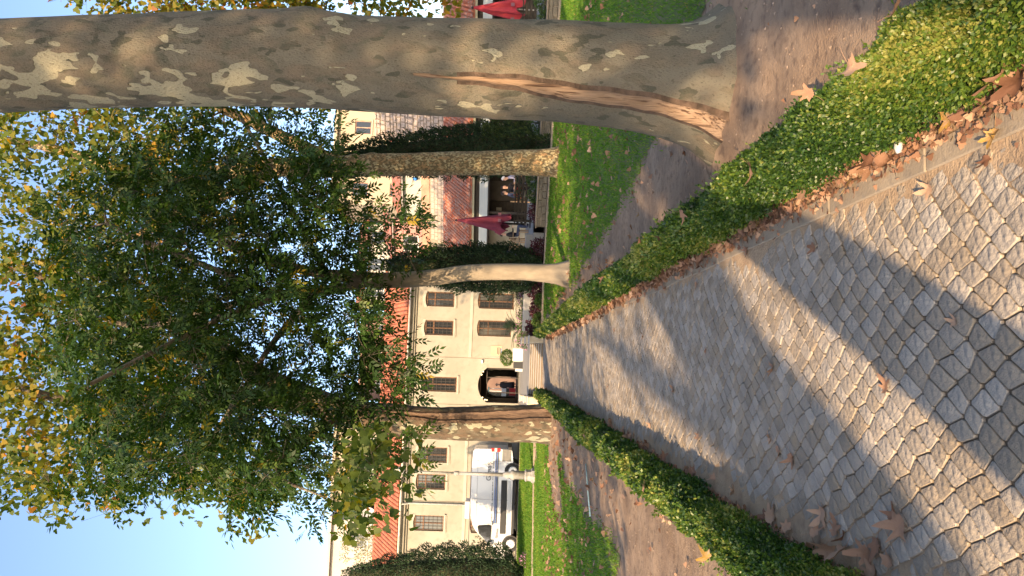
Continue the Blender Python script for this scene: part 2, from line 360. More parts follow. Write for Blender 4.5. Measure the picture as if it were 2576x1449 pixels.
def stone(c, mb, world=True):
    cx, cy, q = c; r = random.Random(int(cx*1e4)*31+int(cy*1e4))
    P = [Vector((x-cx, y-cy, 0)) for x, y in q]
    gap = .0008+.0024*r.random(); ring = []
    for i in range(4):
        p = P[i]; a = P[i-1]; b = P[(i+1) % 4]; d = p.length
        s = (d-gap*2.1)/d
        ring += [(p*.90+a*.10)*s, (p*.90+b*.10)*s]
    edge = abs(cx)/.82; sink = -.007*max(0, edge-.6)/.4-.004*r.random()
    h = .004+.006*r.random(); tx, ty = r.uniform(-.03, .03), r.uniform(-.03, .03)
    n = len(ring); V = []
    o = Vector((cx, cy, 0)) if world else Vector((0, 0, 0))
    for sc, z in ((1.0, -.03), (.99, -.001), (.955, .0024), (.55, .0032)):
        for p in ring:
            jz = r.uniform(-.0007, .0007) if z > 0 else 0
            V.append(o+Vector((p.x*sc, p.y*sc, z+sink+h*.5+jz+(p.x*tx+p.y*ty if z > -.02 else 0))))
    V.append(o+Vector((0, 0, 0.0032+sink+h*.5)))
    F_ = [(i*n+a, i*n+(a+1) % n, (i+1)*n+(a+1) % n, (i+1)*n+a) for i in range(3) for a in range(n)]
    F_ += [(3*n+a, 3*n+(a+1) % n, 4*n) for a in range(n)]
    return mb.add(V, F_)
near = [c for c in cob if c[1] > 2.15]; skip = [c for c in cob if c[1] <= 2.15]
for c in near[:300]:
    o = stone(c, MB(), False).build('cobblestone', cobble_m, path); o.location = (c[0], c[1], 0)
mb = MB()
for c in skip+near[300:]: stone(c, mb)
tag(mb.build('cobblestones', cobble_m, path), kind='stuff')
for s, xa, xb in ((1, .80, .905), (-1, -.96, -.84)):
    y = .4
    while y < 28.5:
        L = .75+.3*random.random(); z = .006+.004*random.random()
        mb = MB(); mb.box(xa+random.uniform(-.006, .006), xb+random.uniform(-.006, .006), y+.004, min(y+L, 28.55)-.004, -.04, z+.002 if s > 0 else z-.022)
        mb.build('kerb_stone', kerb_m, path, bevel=.006); y += L

# ---- pebbles and litter on the soil
pb = MB()
ico = [(0, 0, 1), (.9, 0, .2), (.28, .85, .2), (-.72, .53, .2), (-.72, -.53, .2), (.28, -.85, .2), (0, 0, -.5)]
icf = [(0, 1, 2), (0, 2, 3), (0, 3, 4), (0, 4, 5), (0, 5, 1), (6, 2, 1), (6, 3, 2), (6, 4, 3), (6, 5, 4), (6, 1, 5)]
for i in range(2200):
    sd = random.random() < .75
    x = random.uniform(1.25, 3.0) if sd else random.uniform(-2.5, -1.2); y = 2.6+12*random.random()**1.6 if sd else random.uniform(4.5, 18)
    if (x-2.22)**2+(y-5.8)**2 < .3: continue
    r = random.choice((.004, .006, .008, .012, .016)); z = float(soil_z(np.array(x), np.array(y)))
    a = random.random()*6; pb.add([(x+(p[0]*math.cos(a)-p[1]*math.sin(a)*.7)*r, y+(p[0]*math.sin(a)+p[1]*math.cos(a)*.7)*r, z+p[2]*r*.6) for p in ico], icf)
tag(pb.build('pebbles', mat('pebble', (.19, .135, .10), (.28, .215, .165), 20, .9), None), 'small pebbles and clods scattered on the bare soil', 'pebbles', kind='stuff')
# ---------------------------------------------------------------- trees
def smooth_path(pts, rad, n):
    P = np.array(pts, float); r = np.array(rad, float); d = np.concatenate([[0], np.cumsum(np.linalg.norm(np.diff(P, axis=0), axis=1))])
    t = np.linspace(0, d[-1], n); q = np.stack([np.interp(t, d, P[:, i]) for i in range(3)], 1); rr = np.interp(t, d, r)
    w = max(1, n//(len(P)*2)); ker = np.ones(2*w+1)/(2*w+1)
    for i in range(3): q[:, i] = np.convolve(np.pad(q[:, i], w, mode='reflect', reflect_type='odd'), ker, 'valid')
    rr = np.convolve(np.pad(rr, w, mode='edge'), ker, 'valid')
    return q, rr
def trunk_mesh(pts, rad, seg=32, rows=60, amp=.03, seed=1, wound=None, depth=.03, lip=.012, roots=0., burl=()):
    q, rr = smooth_path(pts, rad, rows); r = np.random.default_rng(seed)
    base = q[0]; c = -base[:2]/np.linalg.norm(base[:2]); lf = np.array([c[1], -c[0]])
    if lf[0] > 0: lf = -lf
    ph = np.linspace(-math.pi, math.pi, seg, endpoint=False)
    PH, I = np.meshgrid(ph, np.arange(rows)); Zr = q[I, 2]; ca_ = cb_ = None
    if wound is not None:               # let the mesh columns follow the rims of the wound
        w0, w1 = np.mean([w[1] for w in wound]), np.mean([w[2] for w in wound]); ca_, cb_ = np.argmin(abs(ph-w0)), np.argmin(abs(ph-w1)); cb_ = max(cb_, ca_+6)
        tp = wound[0]; wl = [(tp[0]+.9, ph[ca_], ph[cb_])]+list(wound); wz = [w[0] for w in wl][::-1]
        zz = q[:, 2]; A = np.interp(zz, wz, [w[1] for w in wl][::-1])+.02*np.sin(zz*7)+.010*np.sin(zz*19); B = np.interp(zz, wz, [w[2] for w in wl][::-1])+.02*np.sin(zz*6+1)+.010*np.sin(zz*23)
        B = np.maximum(B, A+.03); PH = np.array([np.interp(ph, [-math.pi, ph[ca_], ph[cb_], math.pi], [-math.pi, A[i], B[i], math.pi]) for i in range(rows)])
    rad_ = rr[I]*1.
    for k in range(9):
        f = r.integers(1, 6); rad_ += rr[I]*amp*.5*np.sin(f*PH+r.uniform(0, 6)+Zr*r.uniform(-1.5, 1.5)*(1+k*.4))/(1+.3*f)
    rad_ += rr[I]*amp*.35*np.sin(Zr*r.uniform(7, 12)+2*PH)*np.sin(Zr*3.1+PH)
    if roots: rad_ += roots*np.exp(-np.maximum(Zr-base[2], 0)/.22)*(.35+.65*np.cos(PH*4+1.)**2)
    for bz, bp, bw, bh in burl:
        dp = np.angle(np.exp(1j*(PH-bp))); rad_ += bh*np.exp(-((Zr-bz)/bw)**2-(dp/.7)**2)
    wm = None
    if wound is not None:
        a = A[I]; b = B[I]
        top, bot = wound[0][0], wound[-1][0]
        mid = (a+b)/2; half = np.maximum((b-a)/2, 1e-3); e = np.abs(PH-mid)/half
        ok = (Zr < top) & (Zr > bot-.2)
        ins = np.clip((1.0-e)/.3, 0, 1)
        rad_ = np.where(ok, rad_-depth*ins*np.minimum(1, (half*rr[I])/.05)+lip*np.exp(-((e-1.12)/.16)**2), rad_)
        cols = np.arange(seg)[None, :]; wm = ok & (cols >= ca_) & (cols <= cb_)
    D = c[None, None]*np.cos(PH)[..., None]+lf[None, None]*np.sin(PH)[..., None]
    tg = unit(np.gradient(q, axis=0)); V = np.empty((rows, seg, 3))
    d3 = np.concatenate([D, np.zeros(D.shape[:2]+(1,))], -1)
    d3 = unit(d3-tg[:, None, :]*np.sum(d3*tg[:, None, :], -1, keepdims=True))
    V = q[:, None, :]+d3*rad_[..., None]
    i = np.arange(rows-1)[:, None]*seg; k = np.arange(seg)[None, :]; k2 = (k+1) % seg
    F_ = np.stack([i+k, i+k2, i+seg+k2, i+seg+k], -1).reshape(-1, 4)
    V = V.reshape(-1, 3)
    if lf[0]*c[1]-lf[1]*c[0] > 0: F_ = F_[:, ::-1]
    if wm is None: return V, F_, None
    wf = wm.ravel()[F_].sum(1) >= 4
    rc = np.broadcast_to(((cols >= ca_-2) & (cols <= ca_)) | ((cols >= cb_) & (cols <= cb_+2)), wm.shape) & ok & (Zr < top-.3)
    rf = (rc.ravel()[F_].sum(1) >= 4) & ~wf
    return V, F_[~wf & ~rf], (F_[wf], F_[rf])
def submesh(name, V, F_, m):
    u, inv = np.unique(F_.ravel(), return_inverse=True)
    return npmesh(name, V[u], 4, inv.astype(np.int32), m, smooth=True)

def build_tree(name, base, label, group, trunk, limbs, bark, clumps, leaf, leaf_m, seg=28, rows=60, kid_m=None, wound=None, wound_m=None, wname='wound', **kw):
    root = empty(name, base, 0, label, 'tree', group)
    off = np.array(base)
    V, F1, F2 = trunk_mesh([p[:3] for p in trunk], [p[3] for p in trunk], seg, rows, wound=wound, **kw)
    link('trunk', submesh('trunk', V-off, F1, bark), root)
    if F2 is not None:
        w_ = link(wname, submesh(wname, V-off, F2[0], wound_m), root); link('wound_rim', submesh('wound_rim', V-off, F2[1], rim_bark), w_)
    nodes = [np.array(p) for p in trunk[len(trunk)//2:]]
    for L in limbs:
        v, f, _ = trunk_mesh([p[:3] for p in L], [p[3] for p in L], 12, 26, amp=.05, seed=len(nodes))
        link('limb', submesh('limb', v-off, f, bark), root)
        q, rr = smooth_path([p[:3] for p in L], [p[3] for p in L], 14)
        nodes += [np.array([*q[i], rr[i]]) for i in range(4, 14)]
    nodes = np.array(nodes)
    if clumps is None: return root
    # boughs from the limbs to every clump
    mb = MB(); tips = []
    order = np.argsort(np.min(np.linalg.norm(clumps[:, None, :3]-nodes[None, :, :3], axis=2), axis=1))
    for ci in order:
        cpos = clumps[ci, :3]; d = np.linalg.norm(nodes[:, :3]-cpos, axis=1)+np.maximum(0, nodes[:, 2]-cpos[2])*.6
        nb = nodes[np.argmin(d)]; a = Vector(nb[:3]); b = Vector(cpos); L = (b-a).length
        if L < .05: continue
        mid = (a+b)/2+Vector((rng.normal()*.12*L, rng.normal()*.12*L, .10*L)); r0 = min(nb[3]*.6, .02+.012*L)
        r1 = max(r0*.35, .006)
        q1 = a*.25+mid*.5+b*.25
        mb.tube([a, (a+q1)/2+Vector((0, 0, .03*L)), q1, (q1+b)/2, b], [r0, r0*.85, r0*.68, r0*.5, r1], 5, cap=False)
        nodes = np.vstack([nodes, [*q1, r0*.68], [*b, max(r1, .01)]])
        rad = clumps[ci, 3]
        for _ in range(5):
            e = b+Vector(rng.normal(size=3)*rad*.55); m2 = (b+e)/2+Vector(rng.normal(size=3)*.08)
            mb.tube([b, m2, e], [r1*.8, r1*.6, .003], 3, cap=False)
    mb.v = [(p[0]-off[0], p[1]-off[1], p[2]-off[2]) for p in mb.v]
    tag(mb.build('boughs', kid_m or bark, root, True), kind='stuff')
    V, F_, t, k = leaf(clumps)
    o = link('crown', npmesh('crown', V-off, k, F_, leaf_m, t), root); tag(o, kind='stuff')
    return root
def scatter(ells, n, mind, rmin, rmax, cut=None, seed=3):
    """Clump centres inside ellipsoids (cx,cy,cz,rx,ry,rz,weight), kept apart."""
    r = np.random.default_rng(seed); w = np.array([e[6] for e in ells]); w = w/w.sum(); out = []
    for _ in range(n*25):
        e = ells[r.choice(len(ells), p=w)]; p = unit(r.normal(size=3))*(r.random()**(1/2.4)); p = np.array(e[:3])+p*np.array(e[3:6])
        if cut is not None and not cut(p): continue
        if out and np.min(np.linalg.norm(np.array(out)[:, :3]-p, axis=1)) < mind: continue
        out.append([*p, r.uniform(rmin, rmax), r.random()])
        if len(out) >= n: break
    return np.array(out)
def ash_leaves(per, L=.30, ll=.105, flat=.6):
    def f(cl):
        n = len(cl)*per; c = np.repeat(cl, per, 0)
        p = c[:, :3]+np.clip(rng.normal(size=(n, 3)), -1.6, 1.6)*c[:, 3:4]*np.array([.55, .55, .45])
        D = unit((p-c[:, :3])*1.2+rng.normal(size=(n, 3))*.5+np.array([0, 0, -.45])*c[:, 3:4])
        Nn = unit(np.array([0, 0, 1.])+rng.normal(size=(n, 3))*.5)
        Nn = unit(Nn-D*np.sum(Nn*D, 1, keepdims=True)); S = np.cross(Nn, D)
        tb = np.clip(rng.normal(.45, .16, n)+(c[:, 4]-.5)*.35, 0, .95); tb[rng.random(n) < .012] = 1
        Vs, Ts = [], []; sz = rng.uniform(.8, 1.2, n)
        for j, (t, sd) in enumerate([(.25, 1), (.25, -1), (.5, 1), (.5, -1), (.75, 1), (.75, -1), (.97, 0)]):
            a = R(52)*sd; ax = D*math.cos(a)+S*math.sin(a)+np.array([0, 0, -.22]); b = p+D*(t*L*sz)[:, None]
            v, _, tt = leafcloud(b, ax, Nn+rng.normal(size=(n, 3))*.25, ll*sz*rng.uniform(.85, 1.1, n), LEAFLET, tb+rng.normal(0, .06, n)*(tb < .96)); Vs.append(v); Ts.append(tt)
        V = np.concatenate(Vs); return V, np.arange(len(V)), np.clip(np.concatenate(Ts), 0, 1), 4
    return f
def plane_leaves(per, size=.17, yellow=0., tmpl=PLANE10):
    def f(cl):
        n = len(cl)*per; c = np.repeat(cl, per, 0)
        p = c[:, :3]+np.clip(rng.normal(size=(n, 3)), -1.6, 1.6)*c[:, 3:4]*np.array([.55, .55, .45])
        ax = unit(rng.normal(size=(n, 3))*.7+np.array([0, 0, -.75])); Nn = unit(rng.normal(size=(n, 3))+np.array([0, 0, .5]))
        t = np.clip(rng.normal(.38+yellow, .17, n)+(c[:, 4]-.5)*.5, 0, 1)
        V, F_, t = leafcloud(p, ax, Nn, size*rng.uniform(.65, 1.2, n), tmpl, t); return V, F_, t, len(tmpl)
    return f

wound_m = mat('exposed_wood', (.21, .14, .092), (.285, .20, .137), 2.5, .8, 1.0, 7, 5, c3=(.075, .042, .026), s3=8, a3=.13, dist=.03, stretch=(7, 7, .28))
rim_bark = mat('torn_bark_rim', (.045, .03, .02), (.10, .065, .045), 14, .95, .9, 40, 5)
wound_dark = mat('old_wound', (.085, .055, .04), (.15, .10, .07), 8, .9, .9, 20, 5, stretch=(4, 4, .6))

# the big plane beside the path
BT = [(2.21, 5.8, -.10, .70), (2.21, 5.8, .0, .56), (2.2, 5.8, .1, .48), (2.22, 5.8, .34, .425), (2.24, 5.8, .65, .402), (2.27, 5.8, 1.28, .388), (2.26, 5.8, 1.89, .374),
      (2.26, 5.8, 2.51, .36), (2.27, 5.8, 2.94, .352), (2.29, 5.8, 3.19, .364), (2.27, 5.8, 3.74, .358), (2.23, 5.8, 4.35, .352), (2.19, 5.8, 4.96, .347),
      (2.13, 5.8, 5.56, .35), (2.08, 5.8, 6.6, .36)]
WB = [(2.35, .13, .16), (1.95, .13, .21), (1.6, .18, .33), (1.28, .24, .46), (.65, .34, .58), (.09, .38, .66), (-.1, .40, .70)]
LB = [[(2.08, 5.8, 6.3, .27), (1.2, 6.6, 8.0, .2), (.2, 7.6, 9.8, .14), (-.8, 8.4, 11.6, .08)], [(2.08, 5.8, 6.4, .25), (3.1, 5.2, 8.2, .2), (4.2, 4.6, 10.2, .13), (5, 4.2, 12, .07)],
      [(2.08, 5.8, 6.5, .2), (1.8, 4.6, 8.6, .15), (1.2, 3.2, 10.6, .1), (.8, 2.2, 12.6, .06)]]
cb = scatter([(.6, 5.8, 12, 7.2, 5.2, 3.6, 1)], 105, 1.1, .7, 1.0, lambda p: p[2] > 1.65+(p[1])*.72+.9 or p[0] > 6, 11)
build_tree('plane_tree', (2.21, 5.8, 0), 'big plane tree with a long strip of exposed wood up its grey trunk', 'plane trees along the path',
           BT, LB, bark_big, cb, plane_leaves(110, .18), plane_m, 150, 190, amp=.018, seed=4, wound=WB, wound_m=wound_m, wname='exposed_wood', depth=.05, lip=.02, roots=.13,
           burl=((3.2, -1.35, .14, .03), (2.95, -.6, .06, .02), (2.55, .3, .1, .012), (1.75, .75, .06, .012)))

# the left plane beyond the hedge
LT = [(-1.73, 22.8, -.05, .62), (-1.74, 22.8, .25, .56), (-1.78, 22.8, 1.63, .52), (-1.84, 22.8, 3.37, .47), (-1.78, 22.8, 4.53, .44), (-1.69, 22.8, 5.7, .42), (-1.5, 22.9, 6.5, .40)]
LL = [[(-1.55, 22.85, 6.2, .36), (-.9, 22.8, 8.06, .31), (-.3, 22.8, 9.25, .27), (.41, 22.8, 10.47, .22), (.85, 22.8, 11.43, .19), (1.6, 22.4, 13.5, .12), (2.2, 22, 15.5, .07)],
      [(-1.6, 22.9, 6.2, .33), (-1.45, 23.5, 7.62, .27), (-1.32, 23.5, 9.42, .24), (-1.4, 23.5, 11.79, .2), (-1.71, 23.5, 14.13, .15), (-1.08, 23.5, 16.55, .09)],
      [(-1.65, 22.7, 5.9, .13), (-2.2, 19, 6.7, .08), (-2.4, 15.5, 6.0, .045), (-2.3, 13.2, 4.6, .015)],
      [(-1.6, 22.8, 6.1, .2), (-2.8, 22.4, 7.6, .16), (-3.4, 22.2, 9.2, .10), (-3.9, 22., 10.6, .06)]]
cl = scatter([(-2.2, 22, 13, 5.2, 4.5, 4.6, 1.0), (-3, 20.8, 9.5, 2.2, 2, 2.9, .3), (-4.4, 20.6, 5.6, 1.5, 1.4, 1.7, .10), (-2.0, 13.0, 3.7, 1.1, 1.1, .85, .06)], 145, .95, .5, .85, lambda p: p[2] > 3.0 and not (p[1] < 22.5 and abs(p[0]/p[1]+.078) < .03 and p[2] < 5.6) and p[0] > -.185*p[1]-.3*math.sin(p[2]*1.7), 12)
build_tree('plane_tree', (-1.73, 22.8, 0), 'stout plane tree with a dark cracked wound in its trunk left of the steps', 'plane trees along the path',
           LT, LL, bark_left, cl, plane_leaves(105, .165, .05), plane_m, 80, 110, amp=.03, seed=9,
           wound=[(6.2, -.5, -.42), (4.4, -.55, -.32), (3.4, -.58, -.16), (2.3, -.62, -.16), (1.2, -.70, -.2), (.3, -.75, -.25), (-.1, -.8, -.25)], wound_m=wound_dark, depth=.05, lip=.03, roots=.10)

# the yellow-barked plane on the lawn
T2 = [(6.24, 23.4, -.05, .46), (6.22, 23.4, .3, .42), (6.17, 23.4, 1.29, .39), (6.05, 23.4, 3.75, .355), (5.94, 23.4, 5.59, .34), (5.83, 23.4, 6.81, .33), (5.76, 23.4, 8.64, .30), (5.57, 23.4, 10.34, .27)]
L2 = [[(5.6, 23.4, 10.0, .26), (5.27, 23.4, 11.66, .23), (5.35, 23.4, 12.88, .2), (5.68, 23.4, 14.12, .17), (6.07, 23.4, 15.36, .14), (6.31, 23.4, 17.21, .1)],
      [(5.9, 23.4, 6.7, .24), (6.76, 23.4, 8.71, .19), (7.35, 23.4, 9.97, .16), (7.57, 23.4, 10.72, .13), (8.6, 23.2, 12.6, .07)],
      [(5.76, 23.4, 8.5, .2), (4.6, 22.8, 10.2, .15), (3.4, 22.2, 12, .1), (2.6, 21.8, 13.6, .06)]]
c2 = scatter([(5.0, 23.2, 13.2, 4.6, 4, 4.2, 1), (9.3, 22.5, 10.5, 2.8, 3, 3.5, .35)], 140, 1.05, .55, .9, lambda p: p[2] > 9.2 or p[0] > 7.6, 13)
build_tree('plane_tree', (6.24, 23.4, 0), 'slim plane tree with yellow mottled bark standing on the green lawn', 'plane trees along the path',
           T2, L2, bark_yel, c2, plane_leaves(95, .17, .10), plane_m, 48, 90, amp=.03, seed=6, roots=.10, burl=((5.75, -1.3, .15, .06), (6.3, -1.4, .12, .05)))

# the dark ash with feathered leaves
AT = [(2.21, 18.8, -.05, .31), (2.21, 18.8, .15, .24), (2.23, 18.8, 1.27, .205), (2.17, 18.8, 2.44, .20), (1.99, 18.8, 3.41, .195), (1.91, 18.8, 4.19, .20), (1.89, 18.8, 4.9, .19), (1.97, 18.8, 5.55, .15), (1.99, 18.8, 6.2, .13)]
AL = [[(1.89, 18.8, 4.7, .12), (1.67, 18.8, 5.53, .11), (1.58, 18.75, 6.21, .105), (1.49, 18.5, 6.69, .10), (1.21, 18.3, 7.85, .085), (.79, 18.1, 8.95, .07), (.48, 17.8, 9.86, .055), (.81, 17.4, 11.19, .04)],
      [(1.98, 18.8, 6.0, .13), (2.33, 18.6, 7.71, .1), (3.06, 18.3, 9.12, .075), (3.6, 17.8, 10.61, .05)],
      [(1.5, 18.5, 6.6, .08), (1.43, 18.0, 7.1, .075), (1.78, 17.4, 7.89, .07), (2.3, 16.8, 9.34, .055), (2.65, 16.2, 10.02, .04)],
      [(1.6, 18.7, 6.1, .09), (.4, 18.2, 6.9, .075), (-1.2, 17.6, 7.6, .06), (-2.6, 17, 8.2, .04)],
      [(1.98, 18.8, 5.9, .08), (3.2, 18.4, 6.6, .07), (4.6, 17.8, 7.3, .05), (5.6, 17.4, 7.9, .035)],
      [(1.6, 18.6, 6.3, .08), (1.0, 16.8, 7.2, .065), (.2, 15, 7.9, .05), (-.6, 13.4, 8.6, .035)]]
def ash_cut(p):
    x, y, z = p
    low = np.interp(x, [-5.6, -4.4, -2.7, -.9, -.2, .6, 1.4, 2.3, 3.2, 4., 4.8, 6.5], [6.4, 5.0, 3.2, 2.7, 2.9, 3.8, 4.0, 3.2, 3.1, 4.3, 4.7, 5.0])
    zc = (z-1.65)/y
    if abs(x/y-.101) < .020 and zc < .26 or abs(x/y+.078) < .026 and zc < .165 or abs(x/y-.254) < .022 and zc < .19: return False
    return z > (low+.35-1.65)*y/17+1.65 and x > -.185*y-.35*math.sin(z*1.3)
ca = scatter([(1.0, 17.2, 7.9, 5.6, 3.2, 3.8, 1), (.8, 17, 5.0, 5.0, 1.7, 2.2, .5), (-2.6, 15.5, 7.2, 2.3, 2.2, 2.6, .22)], 235, .62, .42, .70, ash_cut, 14)
build_tree('ash_tree', (2.21, 18.8, 0), 'slender smooth-barked tree with dark feathered leaves forking over the path edge', None,
           AT, AL, limb_m, ca, ash_leaves(40, .33, .145), ash_m, 28, 70, twig_m, amp=.03, seed=2, roots=.11)

# planes behind the viewpoint whose trunks and crowns shade the path
def rear_tree(x, y, r, h, ell, n, seed, label, per=60):
    tr = [(x, y, -.05, r*1.4), (x, y, .3, r*1.1), (x+.05, y, 2.5, r), (x-.05, y+.1, h, r*.85), (x, y, h+3.5, r*.45)]
    lm = [[(x, y, h-.3, r*.6), (x+math.cos(a)*1.6, y+math.sin(a)*1.6, h+1.6, r*.4), (x+math.cos(a)*3, y+math.sin(a)*3, h+3.4, r*.2)] for a in (.4, 2.3, 4.4)]
    c = scatter([(x+ell[0], y+ell[1], h+ell[2], ell[3], ell[4], ell[5], 1)], n, .95, .7, 1.1, None, seed)
    build_tree('plane_tree', (x, y, 0), label, 'plane trees along the path', tr, lm, bark_big, c, plane_leaves(per, .22, .1, PLANE10), plane_m, 20, 26, amp=.03, seed=seed, roots=.05)
rear_tree(-2.02, -2.0, .245, 5.6, (-.8, -1.5, 3.8, 2.6, 2.6, 2.2), 9, 21, 'young plane tree in the left row, its thin trunk shading the cobbles')
rear_tree(-5.62, -7.8, .54, 8.6, (-1, 0, 3.4, 4.0, 3.6, 2.6), 26, 22, 'plane tree with a spreading crown behind the left row')
rear_tree(-9.5, -2.5, .35, 5.6, (0, 0, 2.6, 3.2, 3.2, 2.6), 45, 23, 'plane tree on the left lawn away from the path')
rear_tree(-3.0, -8.5, .38, 6.4, (.6, -1, 3.6, 3.0, 3.0, 2.6), 26, 24, 'plane tree with a thick trunk farther back in the left row')
rear_tree(-8.25, -14, .38, 9.0, (1.8, 0, 3.6, 4.0, 3.6, 2.8), 30, 25, 'plane tree farther back on the left lawn')

# ---------------------------------------------------------------- clipped box hedges
def hedge(name, xc, hw, h, y0, y1, n, label, seed):
    root = empty(name, (xc, y0, 0), 0, label, 'hedge')
    r = np.random.default_rng(seed)
    def prof(y): return 1+.13*vnoise(y, 0*y, 1.7, seed)+.14*vnoise(y, 0*y, 5.1, seed+1), 1+.16*vnoise(y, 0*y, 2.6, seed+2)+.16*vnoise(y, 0*y, 7., seed+3)
    # opaque dark shell, its colour standing for the shade between the leaves
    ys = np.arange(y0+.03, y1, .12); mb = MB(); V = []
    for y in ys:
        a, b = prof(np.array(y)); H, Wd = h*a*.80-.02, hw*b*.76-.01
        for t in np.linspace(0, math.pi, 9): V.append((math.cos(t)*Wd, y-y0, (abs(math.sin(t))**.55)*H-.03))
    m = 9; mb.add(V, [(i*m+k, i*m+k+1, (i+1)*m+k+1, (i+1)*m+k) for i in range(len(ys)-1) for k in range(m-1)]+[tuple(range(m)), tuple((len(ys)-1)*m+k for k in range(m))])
    mb.build('inner_shell', core_m, root)
    u = r.random(n); y = y0+(y1-y0)*((1+u*(24.0))**.5-1)/4.0 if False else y0*((y1/y0)**(u**1.15))
    t = np.arccos(1-2*r.random(n))*.5+r.random(n)*math.pi*.5; t = r.random(n)*math.pi
    a, b = prof(y); sp = np.abs(np.sin(t))**.55
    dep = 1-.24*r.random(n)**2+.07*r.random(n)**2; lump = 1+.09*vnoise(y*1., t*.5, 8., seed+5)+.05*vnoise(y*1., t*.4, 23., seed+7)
    p = np.stack([np.cos(t)*hw*b*dep*lump, y-y0, np.maximum(sp*h*a*dep*lump, .015)], 1)
    out = unit(np.stack([np.cos(t)/hw, 0*t, np.sin(t)/h], 1)+r.normal(size=(n, 3))*.3)
    ax = unit(out*.7+r.normal(size=(n, 3))*.8+np.array([0, 0, .5])); nn = unit(out*.3+r.normal(size=(n, 3)))
    sz = np.clip(.0052*y, .0175, .075)*r.uniform(.7, 1.25, n)
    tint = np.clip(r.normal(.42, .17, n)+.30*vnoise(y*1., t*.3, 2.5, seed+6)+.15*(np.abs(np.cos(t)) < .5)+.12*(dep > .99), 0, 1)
    ns_ = int((y1-y0)*9); ys_ = y0*((y1/y0)**r.random(ns_)); k_ = 14                   # stray shoots standing out of the clipped face
    ts = r.uniform(.25, math.pi-.25, ns_); a2, b2 = prof(ys_); L_ = r.uniform(.04, .11, ns_)
    o3 = np.stack([np.cos(ts)*hw*b2, 0*ts, np.sin(ts)**.55*h*a2], 1); d3 = unit(np.stack([np.cos(ts)*.6, r.normal(0, .3, ns_), np.full(ns_, .8)], 1))
    st = o3[:, None, :]+d3[:, None, :]*(np.linspace(-.2, 1, k_)[None, :, None]*L_[:, None, None]); st[:, :, 1] += (ys_-y0)[:, None]; m_ = ns_*k_
    keep = (p[:, 2] > .07) | (r.random(n) < .35)
    p = np.concatenate([p[keep], st.reshape(-1, 3)]); ax = np.concatenate([ax[keep], unit(np.repeat(d3, k_, 0)+r.normal(size=(m_, 3))*.8)]); nn = np.concatenate([nn[keep], rdir(m_)])
    sz = np.concatenate([sz[keep], np.clip(.0052*np.repeat(ys_, k_), .0175, .075)*1.05]); tint = np.concatenate([tint[keep], np.clip(r.normal(.7, .12, m_), 0, 1)])
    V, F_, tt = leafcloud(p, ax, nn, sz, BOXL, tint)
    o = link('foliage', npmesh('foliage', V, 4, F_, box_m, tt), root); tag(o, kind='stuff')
    return root
hedge('box_hedge', 1.115, .14, .285, 1.7, 28.3, 250000, 'low clipped green box hedge below the big plane trunk', 31)
hedge('box_hedge', -1.05, .145, .30, 2.6, 26.6, 190000, 'low clipped green box hedge on the lamp post side of the path', 41)

# ---------------------------------------------------------------- cypresses and shrubs
def cypress(loc, H, prof, n, label, lean=(0, 0), seed=1, trunkh=.5, amt=1., yellow=False):
    root = empty('cypress', loc, 0, label, 'cypress', None); r = np.random.default_rng(seed)
    MB().tube([(0, 0, -.05), (0, 0, H*.4), (lean[0]*.8, lean[1]*.8, H*.85)], [.14, .1, .03], 10).build('trunk', fir_wood, root, True)
    hs = [p[0] for p in prof]; rs = [p[1] for p in prof]
    u = r.random(n*2); z = H*u; k = r.random(n*2) < np.interp(u, hs, rs)/max(rs); z = z[k][:n]; u = z/H; n = len(z)
    a = r.uniform(0, 6.283, n); lump = 1+.16*vnoise(a*2, z*1.2, 2.2, seed)+.13*vnoise(a*3.5, z*3, 2.6, seed+1)
    rad = np.interp(u, hs, rs)*lump*(1-.35*r.random(n)**2)
    p = np.stack([np.cos(a)*rad+lean[0]*u, np.sin(a)*rad+lean[1]*u, z], 1)
    ax = unit(np.stack([np.cos(a)*.6, np.sin(a)*.6, np.full(n, .8)], 1)+r.normal(size=(n, 3))*.45)
    t = np.clip(r.normal(.45, .2, n)+.2*(lump-1)*4, 0, .95)
    if yellow: t[(u < .3) & (np.cos(a) > .1) & (r.random(n) < .5)] = 1
    V, F_, tt = leafcloud(p, ax, rdir(n), r.uniform(.07, .15, n), [(0, 0, 0), (.4, .17, .03), (1, 0, .0), (.4, -.17, .03)], t)
    o = link('foliage', npmesh('foliage', V, 4, F_, cyp_m, tt), root); tag(o, kind='stuff')
    mb = MB(); mb.lathe([(max(.02, np.interp(q, hs, rs)*.62), q*H) for q in np.linspace(hs[0], .96, 14)], 10)
    mb.v = [(x+lean[0]*z_/H, y+lean[1]*z_/H, z_) for x, y, z_ in mb.v]; mb.build('inner_core', core_m, root, True)  # solid dark core, coloured as the shade deep in the foliage
    return root
cypress((3.6, 29.7, 0), 6.3, [(.02, .5), (.08, .78), (.3, .95), (.6, .8), (.85, .5), (1, .08)], 26000, 'dark green cypress behind the slender feathered tree', seed=51)
cypress((7.95, 27.3, 0), 8.4, [(.07, .3), (.1, .8), (.25, .95), (.5, .8), (.75, .62), (1, .12)], 30000, 'tall dark cypress beside the yellow-barked plane, yellowing low down', (-.95, 0), 52, .5, yellow=True)
cypress((-9.2, 34, 0), 8.0, [(.055, .5), (.1, 1.25), (.3, 1.35), (.6, 1.05), (.85, .55), (1, .1)], 30000, 'dark cypress standing in front of the white van nose', seed=53)

